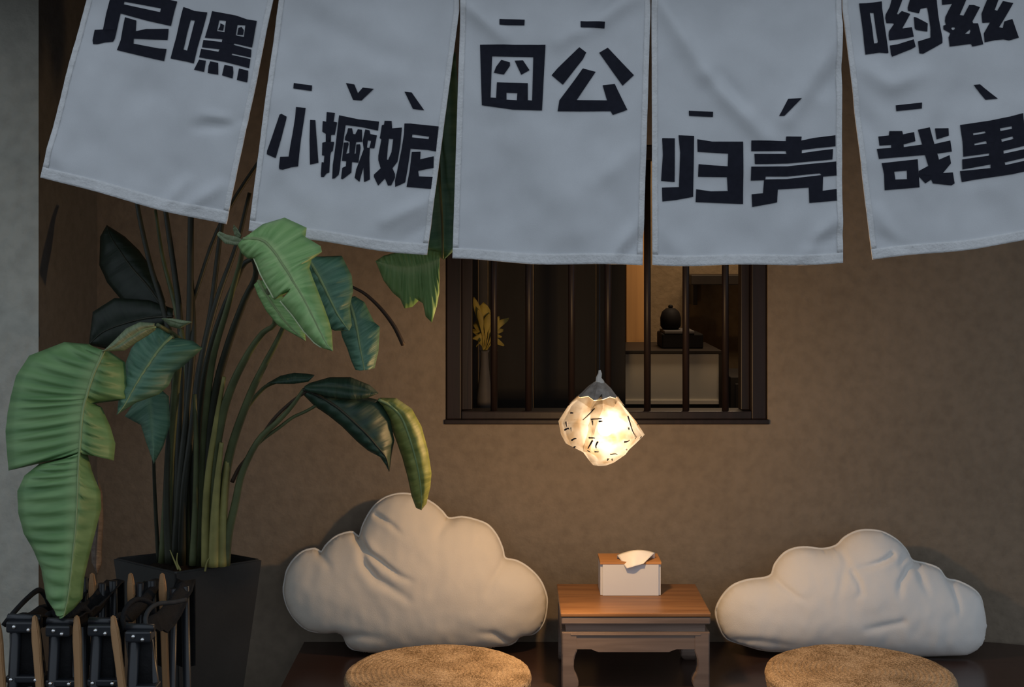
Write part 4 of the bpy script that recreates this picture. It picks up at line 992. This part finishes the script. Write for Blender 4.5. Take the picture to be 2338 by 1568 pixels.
# ---------------------------------------------------------------- folded camp chairs
chairs = [(-8, 5, (33, 66), 1437, 'leftmost folded camp chair, its front slat cut by the frame edge', 120),
          (79, 91, (123, 142), 1446, 'second folded camp chair from the left, under the drooping leaf tip', 210),
          (175, 180, (219, 241), 1445, 'third folded camp chair from the left in the stacked row', 298),
          (258, 279, (305, 326), 1459, 'folded camp chair nearest the black planter', 370)]
DF, DR = 3.0, 3.36
for ci, (xt, xb, (ta, tb_), yr, lab, xr) in enumerate(chairs):
    c0 = W((ta + tb_) / 2, 1568, DF)
    ch = thing('folded_chair', lab, 'chair', (c0.x, 3.18, 0), 'folded black camp chairs by the planter')
    def arm(x_top, y_top, x_bot, D, ln):
        a = W(x_top, y_top, D); s = (x_bot - x_top) / 160.0
        bm = bmesh.new(); rows = []
        for k in range(15):
            u = k / 14
            w = .0085 if u > .1 else .0085 * (.55 + 4.5 * u)
            if .05 < u < .16: w *= 1.12
            z = a.z - ln * u; x = a.x + s * ln * u
            th = .007 if u > .06 else .007 * (.6 + 6 * u)
            rows.append([bm.verts.new((x + sx * w, D + sy * th, z)) for sx, sy in ((-1, -1), (1, -1), (1, 1), (-1, 1))])
        for p, q in zip(rows, rows[1:]):
            for k in range(4): bm.faces.new((p[k], p[(k + 1) % 4], q[(k + 1) % 4], q[k]))
        bm.faces.new(rows[0]); bm.faces.new(rows[-1][::-1])
        bmesh.ops.recalc_face_normals(bm, faces=bm.faces)
        bmesh.ops.bevel(bm, geom=list(bm.edges), offset=.0025, segments=2, affect='EDGES')
        return obj('armrest', bm, M['arm_wood'], ch)
    arm(xt, 1405 if ci else 1408, xb, DF, .42)
    arm(xr, 1308, xr + 6, DR - .03, .36)
    # front side frame: two tubes in a narrow V joined by a hinge bracket
    zt = W(0, yr - 6, DF).z
    A = px_x(ta, DF); B = px_x(tb_, DF)
    dxb = px_x(ta - 10, DF) - A; dxb2 = px_x(tb_ + 26, DF) - B
    foot = zt / .16 * .0
    obj('frame_tube', tube([(A, DF + .012, zt), (A + dxb, DF + .012, zt - .17), (A + dxb * 1.6, DF + .015, .0)], .0125, 10), M['tubing'], ch, smooth=True)
    obj('frame_tube', tube([(B, DF + .034, zt), (B + dxb2 * .9, DF + .034, zt - .17), (B + dxb2 * 1.2, DF + .036, .0)], .0125, 10), M['tubing'], ch, smooth=True)
    obj('frame_tube', tube([(A + .004, DR - .02, zt + .02), (A - .01, DR - .02, .0)], .0105, 10), M['tubing'], ch, smooth=True)
    obj('frame_tube', tube([(B + .006, DR + .004, zt + .02), (B + .02, DR + .004, .0)], .0105, 10), M['tubing'], ch, smooth=True)
    obj('hinge_bracket', box(A - .020, B + .018, DF - .002, DF + .044, zt - .014, zt + .012, .005), M['tubing'], ch)
    obj('lower_rail', box(A + dxb - .012, B + dxb2 * .7 + .012, DF + .002, DF + .044, zt - .128, zt - .112, .004), M['tubing'], ch)
    for rx, rz in ((A, zt + .001), (B, zt - .006), (A + dxb * .7, zt - .118), (B + dxb2 * .62, zt - .119)):
        rivet_y = DF - .004
        obj('rivet', lathe([(0, .0035), (.003, .003), (.0048, 0), (.0048, -.006)], 12), M['rivet'], ch, smooth=True)
        r_ = ch.children[-1]; 
        r_.matrix_parent_inverse = Matrix(); r_.rotation_euler = (math.pi / 2, 0, 0); r_.location = Vector((rx, rivet_y, rz)) - ch.location
    # top rail and sling cloth slung from the front rail to the rear rail
    obj('top_rail', tube([(A - .022, DF + .02, zt + .016), (B + .020, DF + .02, zt + .014)], .009, 8), M['tubing'], ch, smooth=True)
    P = []
    zrr = W(0, 1350, DR).z
    for i in range(13):
        u = i / 12; row = []
        for j in range(9):
            s = j / 8
            x = (A - .018 + .014 * u) + (B - A + .034 - .006 * u) * s
            y = DF + .02 + (DR - DF + .02) * u
            z = zt + .018 + (zrr - zt) * u - .035 * math.sin(math.pi * u) + .022 * math.sin(2 * math.pi * s + ci * 1.7) * math.sin(math.pi * u) + .010 * noise.noise(Vector((x * 40, y * 30, ci)))
            row.append(Vector((x, y, z)))
        P.append(row)
    P = [[Vector((p.x, p.y, p.z - .16)) for p in P[0]]] + P + [[Vector((p.x, p.y, p.z - .22)) for p in P[-1]]]
    solid(obj('sling_seat', grid_mesh(P), M['black_cloth'], ch, smooth=True), .003)
    if ci == 0:
        pts = [W(8, 1428, 3.02), W(30, 1400, 3.04), W(60, 1368, 3.08), W(88, 1347, 3.12), W(104, 1360, 3.14), W(112, 1378, 3.16), W(120, 1400, 3.2)]
        obj('carry_strap', tube(catmull(pts, 24), .0068, 6), M['black_cloth'], ch, smooth=True)
    if ci == 1:
        pts = [W(98, 1425, 3.06), W(118, 1400, 3.10), W(150, 1412, 3.08), W(185, 1388, 3.12), W(205, 1402, 3.16)]
        obj('carry_strap', tube(catmull(pts, 24), .009, 6), M['black_cloth'], ch, smooth=True)
    if ci == 3:
        pts = [W(425, 1369, 3.18), W(395, 1375, 3.14), W(362, 1378, 3.10), W(342, 1390, 3.06), W(332, 1412, 3.03), W(337, 1440, 3.02)]
        obj('carry_strap', tube(catmull(pts, 24), .0055, 6), M['strap'], ch, smooth=True)
        pts = [W(285, 1440, 3.03), W(280, 1410, 3.05), W(292, 1382, 3.08), W(315, 1368, 3.12), W(345, 1378, 3.15), W(352, 1402, 3.16)]
        obj('carry_strap', tube(catmull(pts, 24), .0065, 6), M['black_cloth'], ch, smooth=True)
